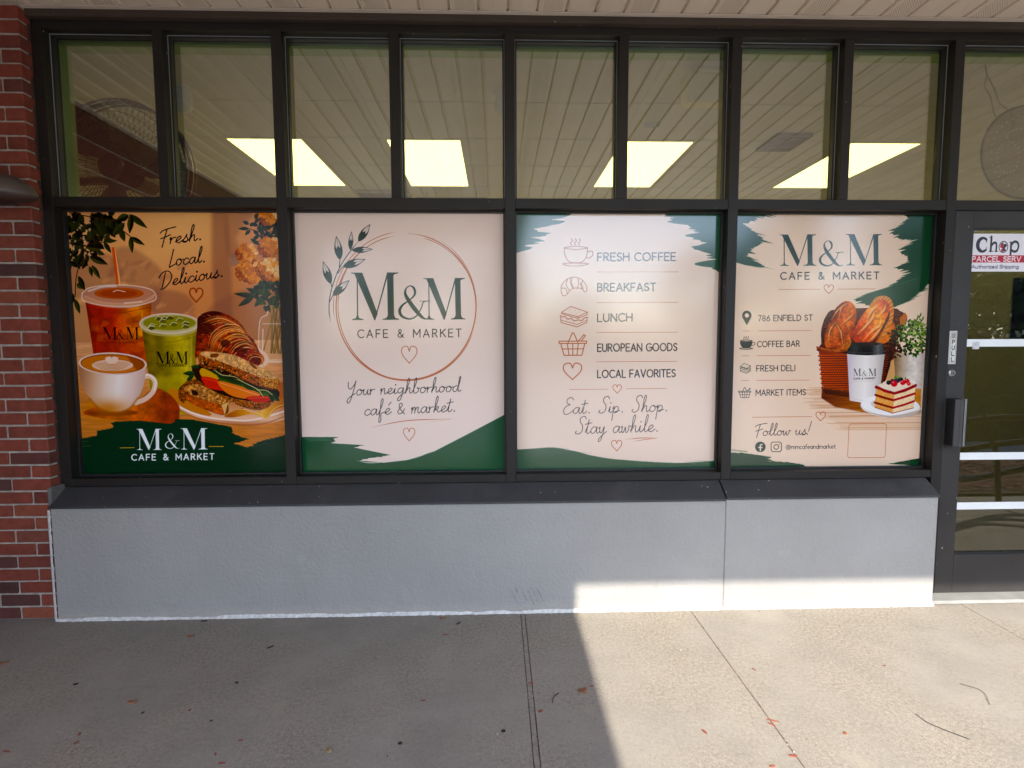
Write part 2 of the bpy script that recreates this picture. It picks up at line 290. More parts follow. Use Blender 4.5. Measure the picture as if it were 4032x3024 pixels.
def poster_food():
    c = Art(SW, SH, [(240, 823), (1093, 823), (1127, 1863), (309, 1868)], 'e0a070'); rs = random.Random(4)
    c.at(200, 780, .434)
    c.poly([(60, 60), (2150, 60), (2150, 1400), (60, 1400)], grad=((500, 100), (1500, 1200), ['eab486', 'f0bc8a', 'e2a478', 'd2946c']))
    c.glow(1250, 300, 420, 300, 'f6c894', .7)
    for p, a in (([(1420, 90), (1560, 90), (1600, 1300), (1460, 1300)], .55), ([(1560, 80), (1800, 100), (1640, 330), (1700, 480), (1560, 500)], .4),
                 ([(120, 620), (420, 480), (600, 600), (560, 800), (200, 900), (120, 1000)], .45), ([(560, 430), (760, 470), (980, 700), (880, 1050), (700, 820), (520, 620)], .4),
                 ([(880, 820), (1180, 860), (1250, 1020), (1000, 1080), (860, 1000)], .5), ([(1380, 1000), (1900, 760), (2080, 900), (2080, 1330), (1700, 1320)], .4), ([(140, 1000), (300, 960), (340, 1290), (140, 1290)], .35)):
        c.poly(p, '9a6a58', a=a, soft=36, sm=4)
    for _ in range(46):
        x, y = rs.uniform(450, 1250), rs.uniform(520, 1180); c.ell(x, y, rs.uniform(25, 70), rs.uniform(12, 30), rs.choice(['a87460', 'f2b98e']), rot=rs.uniform(-70, 0), a=.3, soft=14)
    c.poly([(1590, 480), (1700, 480), (1700, 590), (1590, 600)], '9c8078', a=.6, soft=8)
    # table
    c.poly([(100, 1306), (2150, 1275), (2150, 2900), (100, 2900)], grad=((600, 1300), (600, 2500), ['e8b490', 'd89a6c', 'd49260', 'dca070']), noise=(160, .09, 16))
    for i in range(60):
        x = rs.uniform(100, 2000); y = rs.uniform(1320, 2600); c.line([(x, y), (x+rs.uniform(80, 300), y+rs.uniform(-16, 10))], 5, rs.choice(['b07850', 'eec09a']), a=.35, taper=.4)
    # glass vase with stems
    c.poly([(1910, 950), (2120, 950), (2120, 1450), (1870, 1460), (1850, 1110), (1910, 1040)], 'd8b090', a=.35, sm=0)
    for i in range(12): c.line([(2010+rs.uniform(-60, 90), 960), (1960+rs.uniform(-80, 150), 1400)], 12, rs.choice(['7a6030', '5c5428', '8f7440']), a=.75)
    c.line([(1915, 945), (1925, 1040), (1855, 1110), (1850, 1440), (1900, 1480), (2110, 1480)], 9, 'f2e0d0', a=.75, sm=5)
    c.line([(1880, 1130), (2100, 1130)], 6, 'f6e8da', a=.7); c.line([(1880, 1400), (1885, 1180)], 12, 'ffffff', a=.45); c.line([(1900, 960), (2110, 962)], 8, 'f0e0d4', a=.6)
    c.ell(1990, 1472, 130, 18, 'ece0c8', a=.5)
    # flower foliage at right
    for i in range(120):
        x, y = rs.uniform(1820, 2080), rs.uniform(100, 420); 
        if x < 1900 and y > 250 and rs.random() < .6: continue
        a = rs.uniform(0, 6.28); c.leaf(x, y, x+70*math.cos(a), y+60*math.sin(a), 36, rs.choice(['1c240e', '2a3214', '161a0c', '3c4218']), rs.choice([None, '4a5020']))
    for (x, y, x2, y2) in ((1760, 250, 1660, 250), (1770, 260, 1720, 312), (1760, 210, 1700, 180), (1770, 230, 1800, 190), (1860, 300, 1780, 370), (1850, 400, 1770, 340), (1870, 860, 1730, 800), (1850, 880, 1612, 850), (1800, 880, 1655, 970), (1880, 880, 1810, 975)):
        c.leaf(x, y, x2, y2, 52 if y > 700 else 34, '223018', '3a4822')
    c.line([(1760, 250), (1900, 300), (1990, 400)], 7, '4a3018'); c.line([(1660, 850), (1800, 870), (1900, 850)], 7, '3a3a1c'); c.line([(1880, 700), (1950, 960)], 9, '6a4a28')
    for i in range(70):
        x, y = rs.uniform(1830, 2090), rs.uniform(720, 960); a = rs.uniform(0, 6.28); c.leaf(x, y, x+70*math.cos(a), y+70*math.sin(a), 34, rs.choice(['14200c', '24341a', '34481c', '1a240e']), rs.choice([None, '5a6e28']))
    def pom(cx, cy, r, sh):
        c.ell(cx, cy, r, r*.9, 'a85a28')
        for i in range(int(r*1.5)):
            a = rs.uniform(0, 6.28); q = r*math.sqrt(rs.random())*1.02; x, y = cx+q*math.cos(a), cy+q*math.sin(a)*.9
            t = (x-cx)/r*.5-(y-cy)/r*.5; col = [rs.choice(['b05020', 'c06a34', '8c3c16']), rs.choice(['e08c44', 'f0a458', 'd07834']), rs.choice(['ffc88c', 'ffdcaa', 'f4ae68'])][0 if t < -.35 else 1 if t < .25+sh else 2]
            p = rs.uniform(14, 24); b = rs.uniform(0, 6.28)
            c.ell(x, y, p, p*.7, col, rot=math.degrees(b)); c.ell(x+3, y-3, p*.45, p*.25, 'f8d0a0', rot=math.degrees(b), a=.45)
    pom(1735, 480, 88, .2); pom(1945, 420, 100, .2); pom(1930, 140, 80, .1); pom(1770, 640, 125, .1); pom(1940, 630, 112, -.3)
    # hanging leaves upper left
    for i in range(170):
        x, y = rs.uniform(95, 560), rs.uniform(95, 600)
        if x+y*.75 > 720: continue
        a = rs.uniform(.3, 2.8); c.leaf(x, y, x+95*math.cos(a), y+95*math.sin(a), 44, rs.choice(['14140a', '1e1e0c', '262a10', '0e0e08', '34341a']), rs.choice([None, None, '3c3c18', '565224']))
    for i in range(36):
        x, y = rs.uniform(105, 330), rs.uniform(160, 540); c.ell(x, y, rs.uniform(5, 15), rs.uniform(5, 17), 'eac09c', rot=rs.uniform(0, 90), a=.9)
    for p in ([(120, 110), (340, 150), (560, 180), (700, 130)], [(280, 400), (480, 370)], [(300, 380), (230, 520), (180, 700), (170, 880)], [(590, 260), (670, 325)]): c.line(p, 9, '4a2a18', sm=5)
    for (x, y, x2, y2, w) in ((660, 120, 830, 250, 58), (680, 130, 665, 300, 60), (620, 200, 500, 330, 70), (660, 130, 540, 180, 70), (580, 260, 622, 375, 56), (670, 330, 805, 405, 46), (672, 330, 690, 482, 48), (400, 190, 430, 340, 80), (430, 370, 555, 365, 38), (430, 375, 498, 480, 44),
                           (300, 510, 470, 585, 66), (260, 420, 420, 440, 60), (320, 590, 400, 720, 46), (300, 600, 325, 700, 36), (200, 690, 260, 830, 50), (185, 760, 245, 810, 50), (150, 850, 130, 970, 48), (165, 900, 215, 1040, 46), (240, 470, 180, 600, 60), (200, 180, 130, 300, 60), (470, 120, 540, 90, 60), (330, 260, 300, 380, 60)):
        c.leaf(x, y, x2, y2, w, rs.choice(['1a1c0c', '22280f', '2c3214']), rs.choice(['4a4e20', '646428', '3a4018']))
    # script
    c.script('Fresh.', 935, 1345, 405, 352, 58, 10, '17131a'); c.script('Local.', 1015, 1375, 600, 558, 58, 10, '17131a'); c.script('Delicious.', 940, 1540, 795, 690, 56, 10, '17131a')
    c.heart(1274, 805, 120, 125, 14, 'b04e20')
    # tall iced tea
    cup = [(262, 930), (862, 930), (830, 1500), (350, 1500)]
    c.poly([(500, 425), (538, 425), (600, 870), (560, 870)], grad=((505, 500), (560, 500), ['e8703c', 'd85820', 'f0b080']))
    c.line([(530, 430), (588, 860)], 10, 'f6cba4', a=.9)
    c.ell(562, 880, 335, 108, 'd8a58c', a=.75); c.ell(562, 862, 325, 88, 'c89078', a=.7); c.ell(570, 850, 225, 52, 'c2602a'); c.ell(565, 852, 170, 36, 'b04a1c')
    c.poly([(262, 925), (450, 985), (700, 985), (868, 925), (826, 1540), (355, 1540)], grad=((270, 1100), (860, 1080), ['902010', 'b02a10', 'bc3410', 'd86a18', 'e08a28', 'c8641c']), noise=(90, .22))
    c.poly([(270, 940), (560, 990), (480, 1080), (320, 1040)], 'c82a12', a=.6, soft=14); c.poly([(560, 1320), (830, 1240), (826, 1500), (560, 1500)], 'c83c14', a=.6, soft=14)
    for i in range(26): x, y = rs.uniform(310, 760), rs.uniform(990, 1500); c.poly([(x, y), (x+rs.uniform(40, 90), y+rs.uniform(-30, 20)), (x+rs.uniform(50, 80), y+rs.uniform(40, 80)), (x-10, y+60)], rs.choice(['7a140a', 'e06a28', 'a01c0c', 'ee9a44']), a=.28, soft=8)
    c.line([(270, 990), (350, 1500)], 8, 'e8946a', a=.5); c.line([(780, 1010), (770, 1240)], 14, 'f4b868', a=.5); c.line([(300, 985), (560, 1030), (840, 980)], 6, '8c2810', a=.6, sm=5)
    c.line([(232, 850), (250, 920), (450, 965), (700, 965), (870, 925), (908, 880), (860, 815), (700, 780), (480, 775), (300, 800), (232, 850)], 12, 'f2dcd0', a=.75, sm=6)
    c.line([(260, 880), (400, 930), (600, 945), (800, 920), (900, 860)], 20, 'e2b49c', a=.75, sm=6); c.line([(290, 830), (420, 790), (540, 785)], 16, 'ffffff', a=.5, sm=5); c.line([(620, 940), (780, 925)], 14, 'fff4ea', a=.5)
    c.line([(515, 835), (560, 822), (625, 836)], 8, 'f0d0bc', sm=4)
    c.serifM(415, 555, 1160, 1275, '3a1410'); c.serifM(630, 752, 1160, 1275, '3a1410'); c.amp(548, 625, 1185, 1275, '3a1410'); c.sans('CAFE & MARKET', 460, 735, 1308, 1308, 20, 5, '5a1c14', a=.6)
    # green iced drink
    c.poly([(775, 1150), (1285, 1150), (1262, 1700), (1230, 1960), (880, 1960), (838, 1600)], grad=((790, 1500), (1280, 1480), ['6c5a10', '8a7418', '8c7a1c', 'a89634', 'c2b058', 'a08a34']), noise=(80, .18))
    c.poly([(820, 1620), (1262, 1600), (1230, 1960), (880, 1960)], 'd0c060', a=.4, soft=25)
    for i in range(26): x = rs.uniform(810, 1250); y = rs.uniform(1240, 1420); c.line([(x, y), (x+rs.uniform(-8, 8), y+rs.uniform(40, 140))], rs.uniform(5, 14), rs.choice(['6a6410', 'a8a03a', '565208']), a=.4, taper=.4)
    c.ell(1028, 1130, 272, 96, 'cfc3a0'); c.ell(1028, 1122, 245, 74, 'c0b468'); c.ell(1028, 1120, 238, 66, '9a9440')
    for i in range(12):
        x, y = 840+rs.random()*360, 1070+rs.random()*100; r = 34; c.poly([(x-r, y+6), (x-r*.3, y-r*.6), (x+r*.9, y-r*.3), (x+r, y+r*.3), (x, y+r*.6)], rs.choice(['6e6a1c', '827c2a', '5a5a18']), a=.9); c.line([(x-r, y+6), (x-r*.3, y-r*.6), (x+r*.9, y-r*.3)], 6, 'e6dfb4', a=.9)
    c.line(arc(1028, 1128, 270, 92, 0, 360, 40), 13, 'ead2c4', a=.85); c.line(arc(1028, 1150, 262, 84, 10, 170, 24), 26, 'dcd0a0', a=.6); c.line([(800, 1250), (1020, 1300), (1270, 1245)], 6, '7c7410', sm=5, a=.7)
    c.line([(1230, 1250), (1215, 1850)], 20, 'dcd880', a=.35)
    c.serifM(900, 1035, 1385, 1500, '1c1a08'); c.serifM(1085, 1200, 1385, 1497, '1c1a08'); c.amp(1027, 1088, 1410, 1500, '1c1a08'); c.sans('CAFE & MARKET', 925, 1185, 1524, 1524, 22, 5, '3c380c', a=.8)
    # croissant
    c.at(650, 1150, .3315)
    c.ell(900, 760, 285, 150, 'f0d0bc', rot=10); c.ell(880, 760, 250, 120, 'c87848', rot=10)
    c.poly([(330, 290), (420, 225), (560, 212), (740, 280), (860, 380), (925, 490), (1000, 560), (1040, 640), (1085, 760), (1070, 850), (980, 860), (700, 760), (400, 700), (300, 780), (300, 600), (320, 400)], '8c3416', sm=4, grad=((400, 300), (950, 800), ['4a100a', '8a2c12', 'b04c1c', '8c1c10', '7a1c10']), noise=(40, .5))
    for p in ([(340, 330), (560, 260), (760, 330), (900, 460)], [(450, 640), (500, 480), (640, 380), (800, 380), (900, 470)], [(540, 700), (600, 560), (760, 470), (900, 500), (1020, 640)], [(680, 720), (780, 600), (900, 570), (1020, 650)], [(860, 780), (930, 680), (1040, 690), (1075, 800)]):
        for k in range(9):
            d = k*11; col = rs.choice(['e8944a', 'f8cc8a', 'b83c1a', '4a0e0a', '9c2c14', 'ffe0a8']); c.line([(x+d*.55+rs.uniform(-5, 5), y+d) for x, y in p], rs.uniform(5, 12), col, sm=5, taper=.3, a=.8)
    for i in range(90): x, y = rs.uniform(340, 1050), rs.uniform(250, 780); (c.line([(x, y), (x+rs.uniform(12, 34), y+rs.uniform(-10, 18))], 5, rs.choice(['f8dca8', 'ffe9c4', '4a0e08', 'e8a050']), a=.75) if y > 250+max(0, (x-600))*.75 and y < 620+max(0, x-500)*.3 else None)
    c.ell(660, 600, 60, 50, '4a1210', a=.7, soft=10); c.ell(420, 420, 100, 70, '4a1410', a=.6, soft=14); c.ell(830, 680, 70, 32, '5a1410', a=.7, soft=8)
    # plate and paper
    c.poly([(0, 1160), (110, 1170), (600, 1200), (1420, 1250), (1420, 1480), (1100, 1580), (760, 1590), (400, 1520), (120, 1400), (0, 1270)], 'e0a882', sm=5, grad=((600, 1300), (600, 1590), ['d09468', 'e2ae8a', 'f0c8ac', 'c08058']))
    c.line([(-10, 1255), (120, 1370), (400, 1480), (700, 1520), (1000, 1520), (1430, 1400)], 22, 'fae6da', sm=6, a=.95); c.line([(0, 1300), (120, 1410), (400, 1520), (760, 1575), (1100, 1570), (1430, 1460)], 18, 'a86a48', sm=6, a=.5)
    c.poly([(-20, 1160), (100, 1170), (500, 1460), (250, 1420), (60, 1290)], 'd08c50', sm=3); c.poly([(1240, 1070), (1420, 1070), (1420, 1400), (1290, 1290)], 'c8722c', soft=3)
    c.poly([(640, 1470), (830, 1380), (1000, 1440), (1250, 1330), (1370, 1240), (1420, 1270), (1420, 1340), (1260, 1400), (1145, 1512), (1000, 1450), (760, 1490)], 'dc9440', sm=3, grad=((700, 1400), (1300, 1400), ['b46428', 'e0a050', 'f0c478', 'd08840']))
    c.line([(640, 1470), (830, 1390), (1060, 1450), (1145, 1505), (1250, 1380), (1400, 1330)], 8, 'f6dca0', sm=4, a=.8)
    # sandwich
    br = '2e120a'
    c.poly([(110, 1130), (260, 1030), (450, 1060), (700, 1180), (950, 1260), (1190, 1300), (1150, 1380), (1000, 1400), (800, 1340), (640, 1240), (700, 1380), (640, 1465), (400, 1390), (200, 1290), (160, 1320), (100, 1260)], '8a4c24', sm=4, noise=(16, .6))
    c.poly([(170, 1130), (330, 1090), (640, 1250), (690, 1300), (640, 1340), (400, 1280), (210, 1200)], 'c08c5c', sm=4, noise=(22, .45))
    c.poly([(190, 1220), (420, 1290), (630, 1350), (640, 1460), (420, 1400), (230, 1310)], 'bc5c24', sm=3, noise=(26, .3)); c.poly([(610, 1340), (690, 1310), (650, 1460)], 'e4c088')
    c.poly([(430, 1090), (700, 1190), (900, 1260), (1190, 1290), (1170, 1370), (1020, 1400), (780, 1320), (600, 1240)], '9c5c2c', sm=4, noise=(12, .6))
    for i in range(170):
        x, y = rs.uniform(150, 1150), rs.uniform(1060, 1400)
        if abs(y-(1090+(x-150)*.27)) < 110: c.ell(x, y, rs.uniform(4, 12), rs.uniform(3, 9), rs.choice([br, '7a3c1c', 'e2b27c', '3a160a']), rot=rs.uniform(-40, 40), a=.85)
    c.ell(292, 1195, 46, 28, '3a1a0c', rot=35)
    c.poly([(290, 860), (700, 900), (1270, 1140), (1230, 1300), (900, 1290), (600, 1210), (400, 1090), (290, 1000)], '2a120a', sm=4, a=.95)
    for i in range(13): c.leaf(380+i*66, 905+i*24+(i % 2)*26, 500+i*66, 985+i*26-(i % 3)*18, 84, ['1e3414', '35561f', '284418', '44682a'][i % 4], '5a7c34')
    c.poly([(350, 930), (400, 900), (560, 990), (570, 1035), (430, 1030), (370, 990)], 'd8a850', sm=4); c.poly([(375, 1000), (560, 1035), (690, 1165), (500, 1150), (410, 1095)], 'd42814', sm=4); c.line([(390, 1020), (560, 1060), (655, 1155)], 8, 'ee6a4a', sm=4)
    c.poly([(570, 1055), (820, 1110), (1080, 1215), (930, 1265), (760, 1240), (640, 1170)], 'e8905c', sm=4); c.line([(600, 1075), (830, 1150), (1050, 1225)], 8, 'f6b890', sm=4)
    c.poly([(900, 1260), (1000, 1235), (1195, 1240), (1180, 1300), (1040, 1310)], 'd02c18', sm=4); c.line([(930, 1262), (1190, 1250)], 8, 'f07050')
    for (x, y, x2, y2, w) in ((300, 960, 145, 960, 60), (280, 980, 190, 1050, 50), (350, 880, 240, 880, 46), (1200, 1180, 1310, 1300, 60), (1180, 1180, 1230, 1320, 50), (680, 1030, 820, 1090, 60), (860, 1080, 1000, 1170, 60), (1000, 1130, 1180, 1190, 60), (560, 990, 700, 1040, 60)): c.leaf(x, y, x2, y2, w, '22381a', '3e5e2a')
    for p in ([(540, 930), (620, 980), (760, 1000), (880, 1050)], [(800, 1030), (960, 1110), (1050, 1160), (1110, 1240)], [(1040, 1160), (1150, 1170), (1220, 1220)]): c.line(p, 9, 'e6dca0', sm=5, a=.9)
    c.poly([(365, 720), (340, 830), (420, 900), (640, 920), (840, 1020), (1010, 1100), (1150, 1150), (1270, 1150), (1300, 1030), (1100, 960), (700, 820)], 'a85a26', sm=3, noise=(14, .5))
    c.poly([(365, 705), (500, 700), (760, 740), (1000, 850), (1200, 940), (1300, 1020), (1240, 1035), (1080, 1010), (860, 920), (600, 820), (400, 760)], 'dcae7e', sm=4, noise=(24, .22))
    c.poly([(1080, 1020), (1240, 1040), (1300, 1030), (1275, 1150), (1190, 1140), (1090, 1100)], 'c88c52', noise=(8, .4))
    c.line([(350, 850), (640, 925), (1010, 1105), (1240, 1160)], 20, '3a160a', sm=4, a=.6, soft=10); c.line([(372, 712), (620, 816), (870, 915), (1090, 1010)], 8, 'f2cf9c', sm=4, a=.7)
    c.ell(525, 745, 55, 24, '8a4a24', rot=-8); c.ell(430, 835, 30, 26, '3c180c'); c.ell(990, 870, 60, 16, '8a5030', rot=40)
    for i in range(220):
        x = rs.uniform(370, 1270); m = 800+(x-370)*.31; y = m+rs.uniform(-60, 90); c.ell(x, y, rs.uniform(3, 10), rs.uniform(3, 9), rs.choice([br, '8a4a22', 'f0cc9a', '38140a', 'dca060']), rot=40, a=.8)
    # coffee cup
    c.at(200, 1350, .4295)
    c.poly([(240, 640), (420, 580), (640, 640), (860, 430), (1000, 440), (1120, 560), (1130, 660), (1080, 760), (700, 720), (420, 690)], 'c25c1e', sm=3, grad=((300, 600), (1000, 700), ['b04418', 'd8742c', 'd06a20', '9c3c10']), noise=(60, .2))
    c.ell(520, 640, 230, 30, '5a2410', a=.6, soft=14)
    c.line([(770, 320), (850, 300), (905, 350), (890, 440), (820, 510), (730, 550)], 46, 'eed0bc', sm=6); c.line([(770, 310), (850, 290), (912, 350), (900, 430)], 14, 'fff0e6', sm=6, a=.8)
    c.poly(smooth([(203, 185), (212, 290), (240, 390), (300, 500), (380, 585), (450, 620), (520, 632), (600, 628), (680, 588), (750, 500), (798, 400), (818, 290), (824, 180)], 6), grad=((215, 300), (810, 400), ['b88868', 'dcb498', 'f0dcd0', 'fcf0ea', 'eed8d0', 'd4b4a8']))
    c.glow(480, 600, 190, 90, 'c87c34', .75); c.line([(300, 500), (380, 585), (450, 618), (520, 630), (600, 626), (680, 588), (750, 500)], 16, 'b06c34', a=.55, sm=5, soft=10)
    c.ell(517, 185, 315, 104, 'ecd2c0', rot=2); c.ell(517, 186, 296, 90, 'a85c20', rot=2); c.ell(510, 190, 280, 82, 'd27e28', rot=2); c.poly([(640, 110), (800, 160), (790, 230), (740, 250)], '8a3c18', a=.6, soft=12)
    c.ell(515, 200, 190, 54, 'ecc8b0'); c.heart(508, 125, 110, 60, 10, 'f2d6c6'); c.ell(480, 145, 30, 24, 'f2d6c6'); c.ell(535, 145, 30, 24, 'f2d6c6'); c.poly([(455, 150), (560, 150), (508, 190)], 'f2d6c6')
    for k in range(5): c.line([(345+k*24, 185-k*3), (420+k*16, 232-k*9), (508, 246-k*14), (600-k*16, 232-k*9), (680-k*24, 180-k*3)], 5, 'c08a5c', sm=6, a=.9)
    # green band
    g = '053c22'
    pts = [(60, 870), (240, 875), (380, 850), (360, 810), (520, 780), (480, 740), (560, 720), (760, 712), (1060, 746), (1080, 700), (1250, 705), (1440, 740), (1620, 775), (1600, 820), (1720, 870), (1770, 890), (1650, 930), (1760, 965), (1900, 900), (2200, 830), (2250, 1300), (60, 1300)]
    c.brush(pts, g, amp=26, step=20, dirv=(1, .05), seed=5, lo=.9, edges=list(range(0, 19)))
    for y in (905, 925, 950): c.line([(200, y), (330, y-6)], 7, 'e8bc8c', taper=.5)
    for y in (885, 940, 900): c.line([(1700, y+60), (1950, y-20)], 5, 'e8bc8c', taper=.5, a=.8)
    c.poly([(380, 850), (240, 930), (380, 960)], g)
    W = 'f0f2f4'
    c.serifM(735, 968, 790, 985, W); c.serifM(1140, 1392, 785, 982, W); c.amp(1000, 1132, 835, 972, W)
    c.line([(585, 965), (715, 963)], 6, 'd8b860'); c.line([(1405, 955), (1535, 955)], 6, 'd8b860')
    c.sans('CAFE & MARKET', 692, 1448, 1080, 1075, 54, 11, W, fix=.42)
    return c.im

def sprig(c, pts, leaves, lw):
    c.line(pts, lw, INK, sm=6, taper=.12)
    for (x, y, x2, y2, w) in leaves:
        c.leaf(x, y, x2, y2, w+5, INK); c.leaf(x+(x2-x)*.35, y+(y2-y)*.35, x+(x2-x)*.93, y+(y2-y)*.93, w*.62, 'e6d8cc'); c.leaf(x+(x2-x)*.04, y+(y2-y)*.04, x+(x2-x)*.6, y+(y2-y)*.6, w*.86, '10331f')
        c.line([(x, y), (x+(x2-x)*.85, y+(y2-y)*.85)], 2.2, INK)

def poster_logo():
    c = Art(SW, SH, [(1143, 827), (1986, 833), (1984, 1855), (1171, 1857)], 'f3dccf'); c.at(1140, 820, .3888)
    for i, (rx, ry, dx, dy, a0, a1, w) in enumerate(((724, 748, 0, 0, -88, 215, 11), (716, 762, 12, -10, -60, 228, 8), (736, 740, -6, 14, -75, -30, 7), (708, 738, -14, 8, 108, 262, 8), (730, 752, 6, 6, 20, 150, 7), (742, 764, -8, -4, -190, -98, 7))):
        c.line([(1158+dx+rx*math.cos(math.radians(t)), 985+dy+ry*math.sin(math.radians(t))) for t in np.linspace(a0, a1, 60)], w, COPPER, taper=.06)
    sprig(c, [(376, 1135), (362, 1000), (385, 820), (470, 590), (580, 425), (665, 320)],
          [(384, 750, 302, 515, 76), (480, 505, 442, 258, 78), (585, 405, 600, 210, 46), (668, 318, 795, 137, 70), (600, 405, 820, 397, 58), (505, 575, 745, 497, 76), (400, 870, 575, 710, 76)], 9)
    for q in ([(480, 500), (470, 590)], [(384, 745), (395, 790)], [(400, 870), (370, 930)], [(505, 575), (455, 640)]): c.line(q, 8, INK)
    g = '10331f'
    c.serifM(592, 1085, 635, 1118, g); c.amp(1085, 1400, 772, 1110, g); c.serifM(1340, 1772, 695, 1118, g)
    c.at(1120, 780, .675)
    c.sans('CAFE & MARKET', 408, 1024, 808, 806, 46, 6, INK, fix=.42)
    c.heart(714, 862, 92, 98, 5, COPPER); c.heart(710, 1344, 68, 74, 4.5, COPPER)
    c.script('Your neighborhood', 345, 1018, 1148, 1128, 34, 4.6, INK); c.script('café & market.', 442, 1000, 1266, 1246, 36, 4.6, INK)
    c.line([(490, 1335), (700, 1298), (960, 1290)], 5, COPPER, sm=5, taper=.3); c.line([(960, 1291), (840, 1306)], 4, COPPER, taper=.4)
    c.brush([(60, 1390), (275, 1390), (245, 1428), (435, 1440), (385, 1455), (600, 1500), (470, 1518), (400, 1530), (560, 1545), (700, 1530), (860, 1480), (1060, 1380), (1290, 1262), (1320, 1640), (60, 1640)], GREEN, amp=20, step=16, dirv=(1, .12), seed=8, edges=list(range(1, 8)))
    for k in range(9):
        o = rs_(k); c.line([(560+o*30, 1546-k*2), (760+o*40, 1520-k*2.5), (960+o*30, 1432-k*2.2), (1150+o*30, 1335-k*2)], 1.6, 'e9dcd4', sm=5, taper=.4, a=.8)
    for k in range(4): c.line([(90+k*8, 1400+k*5), (200+k*15, 1394+k*5)], 3, 'eee0d8', taper=.4)
    c.line([(395, 1530), (470, 1545), (580, 1540)], 4, 'eee0d8', taper=.3, sm=4)
    return c.im
def rs_(k): return ((k*7919) % 13)/13-.5

def basket_icon(c, x, y, w, h, t, col):
    f = lambda p: [(x+a*w, y+b*h) for a, b in p]
    c.line(f([(0, .38), (1, .38), (1, .48), (0, .48)]), t, col, close=True); c.line(f([(.06, .48), (.18, 1), (.83, 1), (.94, .48)]), t, col)
    c.line(f([(.1, .72), (.9, .72)]), t*.9, col); c.line(f([(.3, .48), (.36, 1)]), t*.9, col); c.line(f([(.5, .48), (.5, 1)]), t*.9, col); c.line(f([(.7, .48), (.65, 1)]), t*.9, col)
    c.line(f([(.33, .44), (.48, .02), (.53, .02), (.68, .42)]), t, col); c.line(f([(.72, .36), (.9, .1), (.96, .14), (.82, .36)]), t, col)
def sandwich_icon(c, x, y, w, h, t, col):
    f = lambda p: [(x+a*w, y+b*h) for a, b in p]
    c.line(f([(.08, .28), (.4, .0), (1, .28), (.98, .42), (.65, .58), (.08, .36)]), t, col, close=True); c.line(f([(.08, .3), (.66, .5), (1, .28)]), t, col); c.line(f([(.66, .5), (.65, .58)]), t, col)
    c.line(f([(.02, .42), (.08, .5), (.2, .5), (.3, .62), (.42, .58), (.52, .7), (.66, .66), (.8, .68), (.9, .56), (1.02, .54)]), t*1.2, col, sm=4)
    c.line(f([(.04, .52), (.06, .78), (.62, 1.0), (.98, .78), (.98, .6)]), t, col); c.line(f([(.06, .66), (.62, .88), (.98, .68)]), t*.8, col)
    for a, b in ((.4, .14), (.55, .2), (.7, .28), (.45, .28), (.6, .34), (.35, .22)): c.ell(x+a*w, y+b*h, t*.6, t*.4, col)
def cup_icon(c, x, y, w, h, t, col, fill=False):
    f = lambda p: [(x+a*w, y+b*h) for a, b in p]
    if fill: c.poly(f([(.08, .42), (.78, .42), (.75, .7), (.6, .86), (.28, .86), (.12, .7)]), col, sm=3)
    c.line(f([(.05, .36), (.07, .6), (.2, .84), (.42, .88), (.65, .84), (.78, .6), (.8, .36)]), t, col, sm=5); c.line(f([(.05, .36), (.42, .31), (.8, .36), (.42, .42)]), t, col, close=True, sm=4)
    c.line(f([(.8, .5), (.95, .48), (.97, .62), (.85, .72), (.75, .7)]), t, col, sm=4); c.line(f([(.0, .92), (.2, .99), (.6, .99), (.84, .92), (.6, .9), (.2, .9)]), t, col, close=True, sm=4)
    for k in range(3): c.line(f([(.28+k*.13, .26), (.25+k*.13, .19), (.31+k*.13, .12), (.28+k*.13, .04)]), t*.9, col, sm=4)

def ragged(c, ax, ay, bx, by, out, col, bg, n, L, seed, tilt=0.):
    """dry-brush bristle tips between two points, pushed out or eaten in horizontally"""
    rs = random.Random(seed)
    for i in range(n):
        t = i/n+rs.uniform(-.5, .5)/n; x, y = ax+(bx-ax)*t, ay+(by-ay)*t; l = L*rs.random()**1.5; w = rs.uniform(2, 6)
        c.poly([(x-out*4, y-w/2), (x+out*l, y+tilt*l), (x-out*4, y+w/2)], col if rs.random() < .6 else bg)

